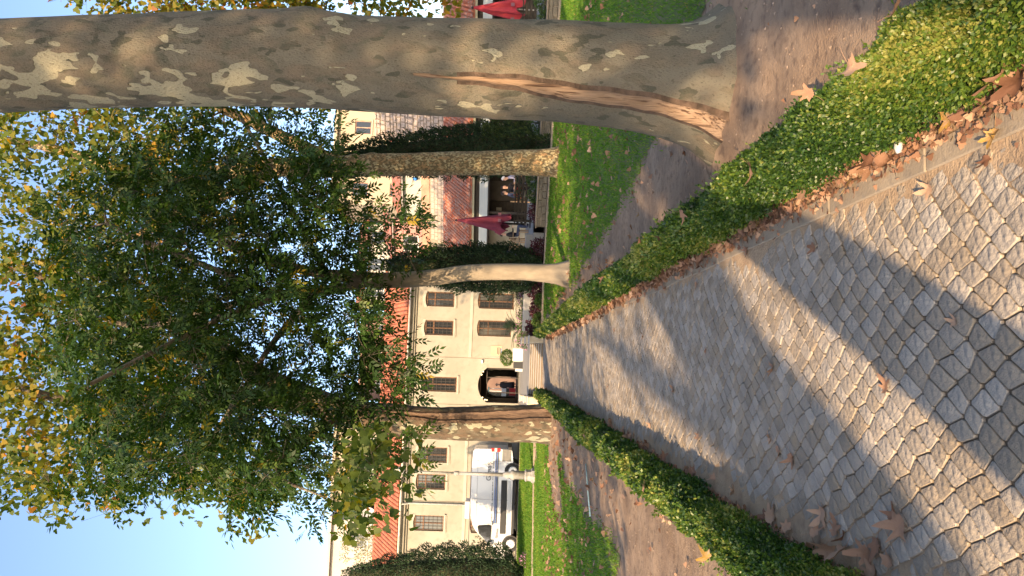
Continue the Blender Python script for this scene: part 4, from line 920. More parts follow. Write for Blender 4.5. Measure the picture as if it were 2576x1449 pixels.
# planter wall with plants, then the low fence
def stone_wall(name, p0, ang, L, H, T, sx, sz, m, label, cat='wall', top=None):
    root = empty(name, p0, ang, label, cat); MB().box(0, L, .02, T, -.08, H-.01).build('mortar_bed', mortar_m, root); zz = 0.0; me = []
    for v in range(6):
        mb = MB(); w, h = 1, 1; V = [(random.uniform(-.03, .06), -.02, random.uniform(-.02, .06)), (.94+random.uniform(-.04, .03), -.02, random.uniform(-.02, .05)), (.95+random.uniform(-.05, .02), -.02, .93+random.uniform(-.05, .03)), (.03+random.uniform(-.03, .05), -.02, .94+random.uniform(-.05, .02))]
        c = [(.5+(a-.5)*.8, -.045-random.random()*.02, .5+(d-.5)*.8) for a, b, d in V]; bk = [(a, .06, d) for a, b, d in V]
        mb.add(bk+V+c, [(0, 1, 5, 4), (1, 2, 6, 5), (2, 3, 7, 6), (3, 0, 4, 7), (4, 5, 9, 8), (5, 6, 10, 9), (6, 7, 11, 10), (7, 4, 8, 11), (8, 9, 10, 11)]); me.append(mb.mesh('stone', m))
    cnt = 0
    while zz < H-.04:
        h = min(sz*random.uniform(.6, 1.4), H-zz); x = -random.random()*sx*.5
        while x < L-.05:
            w = sx*random.uniform(.6, 1.4); a = max(0, x); b = min(L, x+w)
            if b-a > .05:
                o = link('stone', random.choice(me), root); o.location = (a, random.uniform(-.012, .012), zz); o.scale = (b-a, 1, h*random.uniform(.85, 1.05)); o.rotation_euler = (0, random.uniform(-.06, .06), 0); cnt += 1
            x += w
        zz += h
    if top: MB().box(-.03, L+.03, -.07, T+.02, H, H+top).build('coping', kerb_m, root)
    return root
PW = (5.35, 29.95, 0.)
stone_wall('planter_wall', PW, CA, 9.5, .34, .3, .34, .16, stonewall_m, 'low rubble stone wall of the raised planter below the dark fence', top=.05)
def pw(x, y): return (PW[0]+math.cos(CA)*x-math.sin(CA)*y, PW[1]+math.sin(CA)*x+math.cos(CA)*y)
sb = MB().box(0, 9.5, .3, 1.5, 0, .36); so_ = sb.build('planter_soil', soil_m); so_.location = PW; so_.rotation_euler = (0, 0, CA); tag(so_, kind='structure')
for i in range(13):
    x, y = pw(.35+i*.72, .75+.1*math.sin(i*2)); 
    shrub('planter_plant', (x, y, .36), .42, .3, .30+.08*(i % 3), 520, shrub_m if i % 3 else purple_m, .07, ('leafy green plant in the planter below the dark fence' if i % 3 else 'purple-tinged plant in the planter below the dark fence'), 'plant', 'green plants in the planter' if i % 3 else 'purple plants in the planter', 100+i)
fn = empty('cafe_fence', (*pw(-.4, 1.7), .36), CA, 'low dark wooden rail fence in front of the cafe terrace', 'fence')
for x in (0, 1.55, 3.1, 4.65, 6.2, 7.75, 9.3): MB().box(x-.04, x+.04, -.045, .045, .1, .86).build('post', darkwood, fn)
for zz in (.32, .48, .64): MB().box(-.1, 9.6, -.02, .02, zz, zz+.10).build('rail', darkwood, fn)
MB().box(-.1, 9.6, -.06, .06, .80, .85).build('top_rail', darkwood, fn)

# ---- closed parasols
def parasol(loc, H, h0, rr, m, label, seed, flare=(0, 0)):
    root = empty('parasol', loc, 0, label, 'parasol', None); r = random.Random(seed)
    MB().lathe([(.25, 0), (.25, .05), (.05, .08)], 14).build('base', iron_m, root); MB().tube([(0, 0, .05), (0, 0, H)], .025, 8).build('pole', gutter_m, root)
    n = 32; V = []; lv = [0, .06, .2, .4, .6, .8, .92, 1.]
    for j, t in enumerate(lv):
        for k in range(n):
            a = 6.2832*k/n; fold = 1+.36*math.sin(a*5+.7*math.sin(t*3))*min(1, t*2.5)+.08*math.sin(9*a+t*6)
            rad = rr*(.10+.9*t**.85)*fold*.62; fx = flare[0]*t*t*max(0, math.cos(a-math.pi)); zb = H-(H-h0)*t*(1+.10*math.sin(4*a)*(t > .9)-.28*abs(flare[0])*t*max(0, math.cos(a-math.pi)))
            V.append((math.cos(a)*rad-fx, math.sin(a)*rad, zb))
    mb = MB(); mb.add(V, [(i*n+k, i*n+(k+1) % n, (i+1)*n+(k+1) % n, (i+1)*n+k) for i in range(len(lv)-1) for k in range(n)]+[tuple(range(n))])
    cn = mb.build('canopy', m, root, True)
    for k in range(4):                    # printed hem crests
        a = 6.2832*k/4-1.57; MB().box(-.07, .07, -.004, .004, -.07, .07).build('hem_print', mat('hem%d%d' % (seed, k), (.28, .12, .14), None), cn).location = (math.cos(a)*rr*.72-.0, math.sin(a)*rr*.72, h0+.32)
    MB().lathe([(.05, 0), (.06, .04), (.02, .09)], 8, (0, 0, H-.02)).build('finial', iron_m, cn)
maroon = mat('maroon_canvas', (.16, .022, .04), (.21, .035, .055), 3, .8, .2, 8)
redcan = mat('red_canvas', (.36, .03, .05), (.44, .05, .06), 3, .8, .2, 8)
parasol((6.25, 34, TZ), 3.74-TZ, 1.5-TZ, .46, maroon, 'closed maroon parasol standing in front of the cafe front', 3, (.22, 0))
parasol((13.6, 28.6, TZ), 3.1-TZ, 1.25-TZ, .55, redcan, 'closed bright red parasol behind the big plane trunk', 5)

# ---- old houses behind the cafe
oh = empty('stone_house', cw(-.6, 6.5, TZ), CA, 'old house with a pale stone base, grey and pink plaster above and brown tiles', 'house')
def box_part(nm, m, *b, root=oh): return MB().box(*b).build(nm, m, root)
wall_b = MB(); wall_holes(wall_b, -3.0, 5.2, 0, 5.75, [(-2.1, -1.75, 4.75, 5.35), (2.9, 3.3, 4.95, 5.4)], 0, .4); wl = wall_b.build('stone_base', mortar_m, oh)
me = []
for v in range(5):
    mb = MB(); mb.box(.04+random.random()*.05, .94+random.random()*.03, -.03, .02, .05+random.random()*.05, .93); me.append(mb.mesh('stone', stone_pink))
for j in range(8):
    x = -3.0+random.random()*.1
    while x < 5.1:
        w = random.uniform(.2, .45); zc = 4.0+j*.21
        if not (zc > 4.6 and (-2.45 < x < -1.7 or 2.5 < x < 3.35)):
            o = link('stone', random.choice(me), wl); o.location = (x, 0, zc); o.scale = (min(w, 5.2-x), 1, .21)
        x += w
box_part('render_band', brown_band, -3.05, 5.25, -.04, .4, 5.76, 6.25)
wu = MB(); wall_holes(wu, -.2, 5.2, 6.26, 7.35, [(2.6, 3.9, 6.32, 7.1)], 0, .35); wu.build('grey_wall', greyplaster, oh)
wu = MB(); wall_holes(wu, -3.0, -.21, 6.26, 8.0, [(-2.35, -1.25, 6.45, 7.45)], -.05, .35); wu.build('pink_wall', pinkplaster, oh)
wf = MB().box(-2.35, -1.25, .0, .06, 6.45, 6.53).box(-2.35, -1.25, .0, .06, 7.37, 7.45).box(-2.35, -2.27, .0, .06, 6.53, 7.37).box(-1.33, -1.25, 0, .06, 6.53, 7.37).box(-1.85, -1.75, 0, .06, 6.53, 7.37).build('window', white_m, oh)
for a, b in ((-2.27, -1.85), (-1.75, -1.33)): MB().box(a+.002, b-.002, .02, .03, 6.532, 7.368).build('pane', glass_m, wf)
wf = MB().box(2.6, 3.9, .02, .08, 6.32, 6.38).box(2.6, 3.9, .02, .08, 7.04, 7.1).box(2.6, 2.66, .02, .08, 6.38, 7.04).box(3.84, 3.9, .02, .08, 6.38, 7.04).box(3.22, 3.28, .02, .08, 6.38, 7.04).build('window', brown_band, oh)
for a, b in ((2.66, 3.22), (3.28, 3.84)): MB().box(a+.002, b-.002, .04, .05, 6.382, 7.038).build('pane', glass_m, wf)
gb = MB()
for k in range(8): gb.box(2.62+k*.17, 2.64+k*.17, -.05, -.03, 6.2, 7.1)
for k in range(5): gb.box(2.6, 3.9, -.045, -.035, 6.24+k*.2, 6.26+k*.2)
gb.build('window_grille', iron_m, wf)
bag = MB().lathe([(.02, 0), (.1, .05), (.13, .15), (.08, .26), (.03, .3)], 9, (2.48, -.14, 6.45)); ob = bag.build('blue_bag', mat('blue_plastic', (.02, .14, .55), (.03, .2, .65), 5, .4), oh, True); ob['label'] = 'bright blue plastic bag tied to the window bars'
box_part('eave_board', white_m, -.25, 5.3, -.35, .1, 7.352, 7.43); box_part('eave_board', white_m, -3.1, -.22, -.3, .1, 8.002, 8.07)
def plain_roof(root, x0, x1, ya, za, yb, zb, m):
    mb = MB(); n = int((x1-x0)/.09); V = []
    for k in range(n+1):
        x = x0+(x1-x0)*k/n; h = .03*(k % 2); V += [(x, ya, za+h), (x, yb, zb+h)]
    mb.add(V, [(2*k, 2*k+2, 2*k+3, 2*k+1) for k in range(n)]); mb.add([(x0, ya, za-.05), (x1, ya, za-.05), (x1, yb, zb-.05), (x0, yb, zb-.05)], [(0, 3, 2, 1)])
    return mb.build('roof', m, root)
plain_roof(oh, -.25, 5.3, -.4, 7.45, 3.2, 8.5, tile_old); plain_roof(oh, -3.1, -.22, -.35, 8.1, 3, 9.1, tile_old)
box_part('gable', greyplaster, -3.0, 5.2, 3.0, 3.3, 0, 7.3)
tw_ = stone_wall('stone_tower', cw(4.7, 4.7, TZ), CA, 4.2, 8.6, 3.0, .30, .22, stone_pink, 'tall blank house wall of pale pinkish stone beside the tall cypress', 'house')

# ---- apartment blocks beyond
def block(name, x0, x1, y, z1, m, cols, rows, zr0, dz, label, ww=1.1, wh=1.3, shutter=None, balc=False, roof=True, rot=0.):
    root = empty(name, ((x0+x1)/2, y, 0), rot, label, 'building'); hw = (x1-x0)/2; hs = []
    for r_ in range(rows):
        for c in range(cols):
            cx = -hw+(c+.5)*2*hw/cols; za = zr0+r_*dz; hs.append((cx-ww/2, cx+ww/2, za, za+wh))
    mb = MB(); wall_holes(mb, -hw, hw, 0, z1, hs, 0, .3); mb.box(-hw, hw, 8, 8.3, 0, z1).box(-hw, -hw+.3, .31, 7.99, 0, z1).box(hw-.3, hw, .31, 7.99, 0, z1); mb.build('wall', m, root)
    for h in hs:
        f = MB()
        for a, b, c, d in ((h[0], h[0]+.07, h[2], h[3]), (h[1]-.07, h[1], h[2], h[3]), (h[0]+.07, h[1]-.07, h[2], h[2]+.07), (h[0]+.07, h[1]-.07, h[3]-.07, h[3]), ((h[0]+h[1])/2-.035, (h[0]+h[1])/2+.035, h[2]+.07, h[3]-.07)): f.box(a, b, .1, .16, c, d)
        fo = f.build('window', white_m if not shutter else shutter, root); MB().box(h[0]+.071, h[1]-.071, .13, .14, h[2]+.071, h[3]-.071).build('pane', glass_m, fo)
        MB().box(h[0]-.08, h[1]+.08, -.08, -.002, h[2]-.12, h[2]-.03).build('sill', trim_m, fo)
        if balc:
            bb = MB().box(h[0]-.5, h[1]+.5, -1.0, -.01, h[2]-.9, h[2]-.75).build('balcony', trim_m, root); rl = MB()
            for k in range(9): xx = h[0]-.45+(h[1]-h[0]+.9)*k/8; rl.box(xx-.015, xx+.015, -.99, -.96, h[2]-.75, h[2]+.1)
            rl.box(h[0]-.5, h[1]+.5, -1.0, -.95, h[2]+.1, h[2]+.15); rl.build('railing', white_m, bb)
    if roof: MB().box(-hw-.3, hw+.3, -.4, 8.4, z1+.002, z1+.25).build('roof', m, root)
    else: plain_roof(root, -hw-.4, hw+.4, -.6, z1, 4.2, z1+1.6, tile_old)
    return root
apart = mat('apartment_cream', (.33, .28, .20), (.30, .25, .18), .6, .9, .1, 10); apw = mat('apartment_white', (.38, .35, .31), (.34, .31, .28), .6, .9, .1, 10); apo = mat('apartment_brick', (.15, .095, .075), (.20, .13, .10), .8, .9, .2, 14)
block('apartment_block', -27, -13.5, 66, 15.0, apw, 4, 4, 3, 3.0, 'pale apartment block with balconies behind the dishes on the roof ridge', balc=True)
block('apartment_block', -13, -4.5, 70, 15.8, apart, 4, 4, 3.2, 3.1, 'cream apartment block directly above the left half of the red roof')
block('apartment_block', -4, 4, 74, 14.6, apo, 3, 4, 3.0, 3.0, 'brick apartment block glimpsed through leaves above the passage', balc=True)
block('apartment_block', 4.6, 11.5, 66, 13.2, apw, 3, 4, 3.0, 2.9, 'white apartment block glimpsed beside the slender tree trunk', roof=False)
block('apartment_block', 12, 22, 60, 15.0, apart, 4, 4, 3.4, 3.0, 'sunny cream apartment block with brown shutters above the cafe roofs', shutter=brown_band)
bw = block('brick_terrace', -7, 3.5, 68, 8.0, apo, 4, 2, 1.2, 3.0, 'brick street front seen through the house passage', roof=False)
kiosk = empty('kiosk', (-2.55, 62.8, 0), 0, 'small kiosk with a white counter seen through the passage', 'kiosk')
MB().box(-.45, .45, 0, 1.2, 0, .93).build('counter', iron_m, kiosk); MB().box(-.48, .48, -.1, 1.3, .932, 1.30).build('panel', white_m, kiosk); MB().box(-.5, .5, -.3, 1.3, 2.3, 2.4).build('canopy', mat('kiosk_green', (.25, .42, .33), None), kiosk)
MB().box(-.44, -.39, .05, .1, 1.302, 2.3).box(.39, .44, .05, .1, 1.302, 2.3).build('post', white_m, kiosk)
rbin = MB().box(-.28, .28, -.25, .25, 0, .62).box(-.3, .3, -.27, .27, .622, .70); o = rbin.build('red_bin', mat('red_plastic', (.35, .03, .03), None, rough=.4), None, bevel=.02); o.location = (-2.3, 61.4, 0); tag(o, 'red plastic bin in the passage beside the person in the dark coat', 'bin')
# ---------------------------------------------------------------- white van
van_w = mat('van_white', (.47, .475, .485), None, rough=.25, spec=.5, coat=.4)
black_pl = mat('black_plastic', (.025, .025, .027), None, rough=.6)
tyre_m = mat('tyre', (.02, .02, .02), (.035, .034, .033), 20, .9)
rim_m = mat('hub_cap', (.52, .53, .54), None, rough=.35, metal=.3)
blue_m = mat('van_blue', (.08, .16, .42), None, rough=.3); grey_t = mat('van_grey', (.09, .095, .11), None, rough=.4)
tail_m = mat('tail_red', (.45, .02, .02), None, rough=.2); steel_m = mat('steel_bumper', (.10, .10, .10), (.15, .14, .13), 5, .5)
VX, VY, VZ = -7.45, 40.7, .35
van = empty('delivery_van', (VX, VY, VZ), 0, 'white long panel van parked in front of the cream house', 'van')
# side profile, nose towards -X; lower edge with wheel arches
FWx, RWx, WR = -1.85, 1.85, .345
def arch(cx, r, n=10): return [(cx+r*math.cos(math.pi*k/n), .34+r*math.sin(math.pi*k/n)) for k in range(n+1)]
low = [(2.90, .42)]+[(x, z_) for x, z_ in arch(RWx, .44)]+[(x, z_) for x, z_ in arch(FWx, .44)]+[(-2.72, .38)]
top = [(-2.86, .62), (-2.84, .95), (-2.62, 1.12), (-2.0, 1.36), (-1.62, 1.80), (-1.28, 2.16), (-1.0, 2.34), (-.5, 2.46), (.4, 2.50), (2.2, 2.48), (2.80, 2.44), (2.93, 2.3), (2.96, 1.3), (2.95, .6)]
prof = low+top; mb = MB(); n = len(prof); V = []; ys = [(0.0, .96), (.06, 1.0), (1.94, 1.0), (2.0, .96)]
def inset(x, z_, k): return (x*(.985 if k < 1 else 1), z_) 
for y, k in ys:
    for x, z_ in prof:
        zz = z_; tum = .0 if z_ < 1.1 else (z_-1.1)*.10
        yy = (y+tum if y < 1 else y-tum); V.append((x*(.992 if k < 1 else 1), yy, zz if k == 1 else zz-(.03 if z_ > 2.3 else 0)))
mb.add(V, [(i*n+a, i*n+(a+1) % n, (i+1)*n+(a+1) % n, (i+1)*n+a) for i in range(3) for a in range(n)]); body = mb
me = bpy.data.meshes.new('body'); bm = bmesh.new(); vs = [bm.verts.new(p) for p in V]
for f in mb.f: bm.faces.new([vs[i] for i in f])
for k in (0, 3):
    f = bm.faces.new([vs[k*n+a] for a in range(n)]); bmesh.ops.triangulate(bm, faces=[f])
bmesh.ops.recalc_face_normals(bm, faces=bm.faces); bm.to_mesh(me); bm.free(); me.materials.append(van_w); body = link('body', me, van)
def side_y(z_): return -.004+(0 if z_ < 1.1 else (z_-1.1)*.10)
def decal(nm, m, poly, parent=van, lift=.004):
    mb = MB(); mb.add([(x, side_y(z_)-lift, z_) for x, z_ in poly]+[(x, side_y(z_)+.02, z_) for x, z_ in poly], [tuple(range(len(poly)))]+[(i, (i+1) % len(poly), len(poly)+(i+1) % len(poly), len(poly)+i) for i in range(len(poly))]); return mb.build(nm, m, parent)
dr_ = decal('door_window', glass_m, [(-2.02, 1.38), (-.98, 1.36), (-.93, 1.5), (-.98, 2.03), (-1.05, 2.08), (-1.38, 2.0), (-1.72, 1.66)], van, .008)
dl = MB()
for x, za, zb in ((-.86, .55, 2.36), (.35, .55, 2.44), (2.3, .8, 2.44)):
    k = 8
    for i in range(k):
        z0 = za+(zb-za)*i/k; z1 = za+(zb-za)*(i+1)/k; dl.add([(x-.006, side_y(z0)-.003, z0), (x+.006, side_y(z0)-.003, z0), (x+.006, side_y(z1)-.003, z1), (x-.006, side_y(z1)-.003, z1)], [(0, 1, 2, 3)])
for za in (2.17,): dl.add([(-.8, side_y(za)-.003, za-.006), (2.7, side_y(za)-.003, za-.006), (2.7, side_y(za)-.003, za+.006), (-.8, side_y(za)-.003, za+.006)], [(0, 1, 2, 3)])
dl.build('panel_seam', grey_t, body)
MB().box(-1.35, 1.35, -.03, .03, .62, .92).build('side_moulding', black_pl, van, bevel=.012); MB().box(-1.3, 1.32, -.02, .05, .42, .56).build('sill_panel', van_w, van, bevel=.01)
MB().box(-1.35, 1.35, .02, 1.9, .22, .41).build('underbody', black_pl, van)
MB().box(2.32, 2.93, -.012, .01, .45, .92).build('rear_quarter', steel_m, van)
MB().box(2.80, 2.99, -.02, .06, 1.02, 1.5).build('tail_light', tail_m, van, bevel=.015); MB().box(2.81, 2.985, -.026, -.021, 1.2, 1.33).build('reverse_light', white_m, van)
MB().box(2.90, 3.06, .03, 1.97, .42, .62).build('rear_bumper', black_pl, van, bevel=.02); MB().box(-2.95, -2.30, -.012, 2.012, .36, .66).build('front_bumper', black_pl, van, bevel=.03)
decal('headlight', rim_m, [(-2.80, .95), (-2.45, 1.0), (-2.35, 1.12), (-2.60, 1.1)], van, .01)
mr_ = MB().box(-1.95, -1.75, -.25, -.1, 1.3, 1.56).build('wing_mirror', white_m, van, bevel=.03); MB().box(-1.86, -1.8, -.11, .0, 1.38, 1.44).build('mirror_arm', black_pl, mr_)
MB().box(-.92, -.72, -.025, .0, 1.28, 1.33).build('door_handle', black_pl, van)
MB().box(-.75, .15, .5, 1.5, 2.49, 2.78).build('roof_unit', white_m, van, bevel=.05)
MB().box(-2.1, 2.8, .25, .28, 2.50, 2.53).build('roof_rail', black_pl, van)
for i, za in enumerate((1.26, 1.21, 1.165, 1.12)):
    MB().box(-.84, 2.78, side_y(za)-.006, .0+.02, za-.016, za+.012).build('stripe', (blue_m, grey_t, blue_m, grey_t)[i], body)
mk = MB()
for k in range(46):
    a = -.80+k*.077
    if k % 7 != 6: mk.box(a, a+.055, side_y(1.37)-.007, .03, 1.355-.012*(k % 3 == 0), 1.385)
mk.build('small_lettering', grey_t, body)
def text(s, size, loc, m, parent, ext=.003, name='lettering', rz=0.):
    cu = bpy.data.curves.new(name, 'FONT'); cu.body = s; cu.size = size; cu.extrude = ext; cu.offset = size*.012; cu.align_x = 'CENTER'
    tmp = bpy.data.objects.new('tmp', cu); COL.objects.link(tmp); dg = bpy.context.evaluated_depsgraph_get(); dg.update()
    me = bpy.data.meshes.new_from_object(tmp.evaluated_get(dg)); bpy.data.objects.remove(tmp)
    me.materials.clear(); o = link(name, me, parent, m); o.rotation_euler = (math.pi/2, 0, rz); o.location = loc; return o
t1 = text('Gimaş', .36, (1.78, side_y(1.6)-.02, 1.47), grey_t, body); t1.rotation_euler = (math.pi/2-.1, 0, 0)
t2 = text('Gimaş', .18, (-1.35, side_y(1.1)-.012, 1.02), grey_t, body)
for k in range(3):
    P = [(1.50+.05*k+.25*math.sin(t)*.6, 1.79-.015*k+.06*math.cos(t*1.1)) for t in np.linspace(-.2, 1.3, 8)]
    q = MB(); q.add([(x, side_y(z_)-.007, z_) for x, z_ in P]+[(x+.01, side_y(z_)-.007, z_-.02) for x, z_ in P], [(i, i+1, 9+i, 8+i) for i in range(7)]); q.build('logo_swoosh', blue_m, body)
wroot = MB().lathe([(.2, -.105), (.30, -.11), (WR, -.08), (WR, .08), (.30, .11), (.2, .105)], 28, (0, 0, 0), axis='y').mesh('wheel', tyre_m, True)
rm = MB().lathe([(.01, -.10), (.10, -.118), (.20, -.112), (.245, -.10), (.245, -.02), (.01, -.02)], 24, (0, 0, 0), axis='y').mesh('hub_cap', rim_m, True)
ho = MB()
for k in range(14):
    a = 6.2832*k/14; ho.lathe([(.018, -.1185), (.018, -.10)], 6, (math.cos(a)*.20, 0, math.sin(a)*.20), axis='y')
hm = ho.mesh('hub_hole', black_pl)
for x in (FWx, RWx):
    for y in (.11, 1.89):
        w = link('wheel', wroot, van); w.location = (x, y, WR); c = link('hub_cap', rm, w); h = link('hub_hole', hm, w)
        if y > 1: w.rotation_euler = (0, 0, math.pi)
    MB().lathe([(.43, .0), (.43, 1.9)], 20, (x, .04, .36), axis='y').build('wheel_well', black_pl, van)

# ---------------------------------------------------------------- lamp post
pole_m = mat('pale_lamp_paint', (.26, .26, .255), (.21, .21, .205), 9, .6, .2, 30, c3=(.20, .17, .14), s3=22, a3=.18)
lp = empty('lamp_post', (-4.5, 31.55, .02), 0, 'tall pale grey street lamp with a fluted cast base on the kerb', 'street lamp')
MB().lathe([(.30, -.05), (.30, .12), (.24, .16), (.22, .30), (.26, .36), (.19, .42)], 8).build('plinth', pole_m, lp, bevel=.01)
MB().lathe([(.17, .42), (.165, .80), (.21, .86), (.20, .93), (.12, 1.02), (.16, 1.10), (.13, 1.16), (.085, 1.28)], 16).build('cast_base', pole_m, lp, True)
MB().tube([(0, 0, 1.27), (0, 0, 3.05)], [.075, .062], 12).build('lower_shaft', pole_m, lp, True); MB().lathe([(.065, 3.04), (.09, 3.08), (.09, 3.22), (.06, 3.26)], 12).build('collar', pole_m, lp, True)
MB().tube([(0, 0, 3.25), (0, 0, 5.25)], [.05, .042], 12).build('upper_shaft', pole_m, lp, True); MB().lathe([(.045, 5.2), (.09, 5.26), (.06, 5.34)], 12).build('neck', pole_m, lp, True)
lh = MB().lathe([(.09, 5.34), (.17, 5.40), (.20, 5.62), (.19, 5.64)], 6).build('lantern_glass', mat('lantern_glass', (.55, .55, .50), None, rough=.2), lp); MB().lathe([(.25, 5.64), (.22, 5.70), (.08, 5.82), (.03, 5.92)], 12).build('lantern_cap', iron_m, lh, True)

# ---------------------------------------------------------------- planter by the entrance
pt = empty('entrance_planter', (.12, 39.0, TZ), 0, 'round leafy shrub in a white and black box planter right of the arched door', 'planter')
MB().box(-.05, .60, -.25, .3, 0, .52).build('white_box', white_m, pt, bevel=.015); MB().box(-.40, -.08, -.22, .25, 0, .46).build('black_box', black_pl, pt, bevel=.015); MB().box(-.56, -.42, -.2, .22, 0, .36).build('low_box', white_m, pt, bevel=.01)
r = np.random.default_rng(5); d = unit(r.normal(size=(1500, 3))); p = d*np.array([.42, .38, .34])*(.7+.3*r.random((1500, 1)))+np.array([.12, 0, .80])
V, F_, t = leafcloud(p, unit(d+r.normal(size=(1500, 3))*.7), rdir(1500), .07*r.uniform(.7, 1.2, 1500), OVAL, r.random(1500)); tag(link('foliage', npmesh('foliage', V, 6, F_, shrub_m, t), pt), kind='stuff')
MB().tube([(.1, 0, .3), (.12, 0, .8)], .03, 6).build('stem', twig_m, pt)

# ---------------------------------------------------------------- cafe furniture and people
ch_m = mat('chair_wood', (.32, .20, .11), (.40, .26, .15), 10, .6)
def chair(loc, rz, label):
    r_ = empty('cafe_chair', loc, rz, label, 'chair', 'wooden chairs on the cafe terrace')
    MB().box(-.22, .22, -.22, .22, .42, .46).build('seat', ch_m, r_); 
    for x in (-.2, .2):
        for y in (-.2, .2): MB().box(x-.02, x+.02, y-.02, y+.02, 0, .42 if y < 0 else .92).build('leg', ch_m, r_)
    for zz in (.6, .74, .86): MB().box(-.18, .18, .185, .215, zz, zz+.06).build('back_slat', ch_m, r_)
def table(loc, label):
    r_ = empty('cafe_table', loc, 0, label, 'table', 'tables on the cafe terrace'); MB().box(-.4, .4, -.4, .4, .72, .75).build('table_top', ch_m, r_, bevel=.005); MB().tube([(0, 0, .02), (0, 0, .72)], .03, 8).build('leg', iron_m, r_); MB().lathe([(.25, 0), (.24, .03), (.04, .05)], 12).build('foot', iron_m, r_)
def person(loc, rz, seated, top, trouser, hair, label, lean=0., name='person', coat=None, arms=None, scale=1.):
    root = empty(name, loc, rz, label, 'person'); root.scale = (scale,)*3
    hz = .50 if seated else .92; fwd = -1                    # faces -Y
    J = {'pelvis': (0, 0, hz, .13), 'waist': (0, -.02-lean*.2, hz+.18, .125), 'chest': (0, -.02-lean*.5, hz+.38, .15), 'neck0': (0, -.01-lean*.7, hz+.53, .07), 'neck': (0, -.02-lean*.75, hz+.60, .052),
         'chin': (0, -.04-lean*.8, hz+.66, .07), 'head': (0, -.04-lean*.85, hz+.75, .098), 'crown': (0, -.03-lean*.85, hz+.83, .075), 'nose': (0, -.135-lean*.85, hz+.71, .014)}
    E_ = [('pelvis', 'waist'), ('waist', 'chest'), ('chest', 'neck0'), ('neck0', 'neck'), ('neck', 'chin'), ('chin', 'head'), ('head', 'crown'), ('chin', 'nose')]
    for s, k in ((1, 'l'), (-1, 'r')):
        if seated: J.update({'hip'+k: (.10*s, -.04, hz-.01, .095), 'knee'+k: (.13*s, -.46, hz, .062), 'ank'+k: (.13*s, -.42, .09, .045), 'toe'+k: (.14*s, -.60, .035, .035)})
        else: J.update({'hip'+k: (.09*s, 0, hz-.06, .09), 'knee'+k: (.10*s, -.03, .49, .058), 'ank'+k: (.10*s, .02, .09, .042), 'toe'+k: (.11*s, -.15, .035, .036)})
        e = (arms or {}).get(k) or ((.24*s, -.10-lean*.4, hz+.24), (.16*s, -.34, hz+.26)) if seated else (arms or {}).get(k) or ((.26*s, .02, hz+.22), (.25*s, -.06, hz-.02))
        J.update({'sho'+k: (.17*s, -.01-lean*.6, hz+.47, .065), 'elb'+k: (*e[0], .043), 'wri'+k: (*e[1], .030)})
        w = Vector(e[1]); dv = (w-Vector(e[0])).normalized(); J['palm'+k] = (*(w+dv*.07), .030); sd = Vector((1, 0, 0))
        E_ += [('pelvis', 'hip'+k), ('hip'+k, 'knee'+k), ('knee'+k, 'ank'+k), ('ank'+k, 'toe'+k), ('chest', 'sho'+k), ('sho'+k, 'elb'+k), ('elb'+k, 'wri'+k), ('wri'+k, 'palm'+k)]
        for fi, (o, L) in enumerate(((-.027, .062), (-.009, .075), (.009, .07), (.027, .055))):
            J['f%d%s' % (fi, k)] = (*(w+dv*(.09+L)+sd*o+Vector((0, 0, -.02))), .008); E_.append(('palm'+k, 'f%d%s' % (fi, k)))
        J['th'+k] = (*(w+dv*.06-sd*.05*s), .009); E_.append(('wri'+k, 'th'+k))
    names = list(J); me = bpy.data.meshes.new('body'); me.from_pydata([J[q][:3] for q in names], [(names.index(a), names.index(b)) for a, b in E_], [])
    tmp = bpy.data.objects.new('tmp', me); COL.objects.link(tmp); sk = tmp.modifiers.new('skin', 'SKIN')
    for i, q in enumerate(names): me.skin_vertices[0].data[i].radius = (J[q][3],)*2
    me.skin_vertices[0].data[0].use_root = True; ss = tmp.modifiers.new('sub', 'SUBSURF'); ss.levels = 1; ss.render_levels = 1
    dg = bpy.context.evaluated_depsgraph_get(); dg.update(); m2 = bpy.data.meshes.new_from_object(tmp.evaluated_get(dg)); bpy.data.objects.remove(tmp)
    m2.materials.clear()
    for m in (top, trouser, skin_m, shoe_m): m2.materials.append(m)
    P = np.array([J[q][:3] for q in names]); 
    reg = [2 if (q in ('neck', 'chin', 'head', 'crown', 'nose') or q[:4] in ('palm',) or q[:2] in ('th', 'f0', 'f1', 'f2', 'f3')) else 3 if q[:3] in ('toe',) else 1 if q[:3] in ('hip', 'kne', 'ank', 'pel') else 0 for q in names]
    for f in m2.polygons:
        c = np.array(f.center); f.material_index = reg[int(np.argmin(np.linalg.norm(P-c, axis=1)))]; f.use_smooth = True
    link('body', m2, root)
    hx, hy, hz2 = J['head'][:3]; hb = MB(); n = 12; V = []
    for j in range(6):
        a = j/5*1.75
        for k in range(n):
            b = 6.2832*k/n; rr = .118*math.sin(a)+.002; V.append((hx+math.cos(b)*rr, hy+.02+math.sin(b)*rr, hz2+.01+.128*math.cos(a)-(0 if math.sin(b) > -.3 else -.05*(j > 3))))
    hb.add(V, [(j*n+k, j*n+(k+1) % n, (j+1)*n+(k+1) % n, (j+1)*n+k) for j in range(5) for k in range(n) if not (j >= 3 and math.sin(6.2832*(k+.5)/n) < -.25)]); hb.build('hair', hair, root, True)
    ey = MB()
    for s in (1, -1): ey.lathe([(.002, -.012), (.011, -.004), (.011, .004), (.002, .012)], 6, (hx+.033*s, hy-.098, hz2+.0), axis='y')
    ey.build('eyes', iron_m, root)
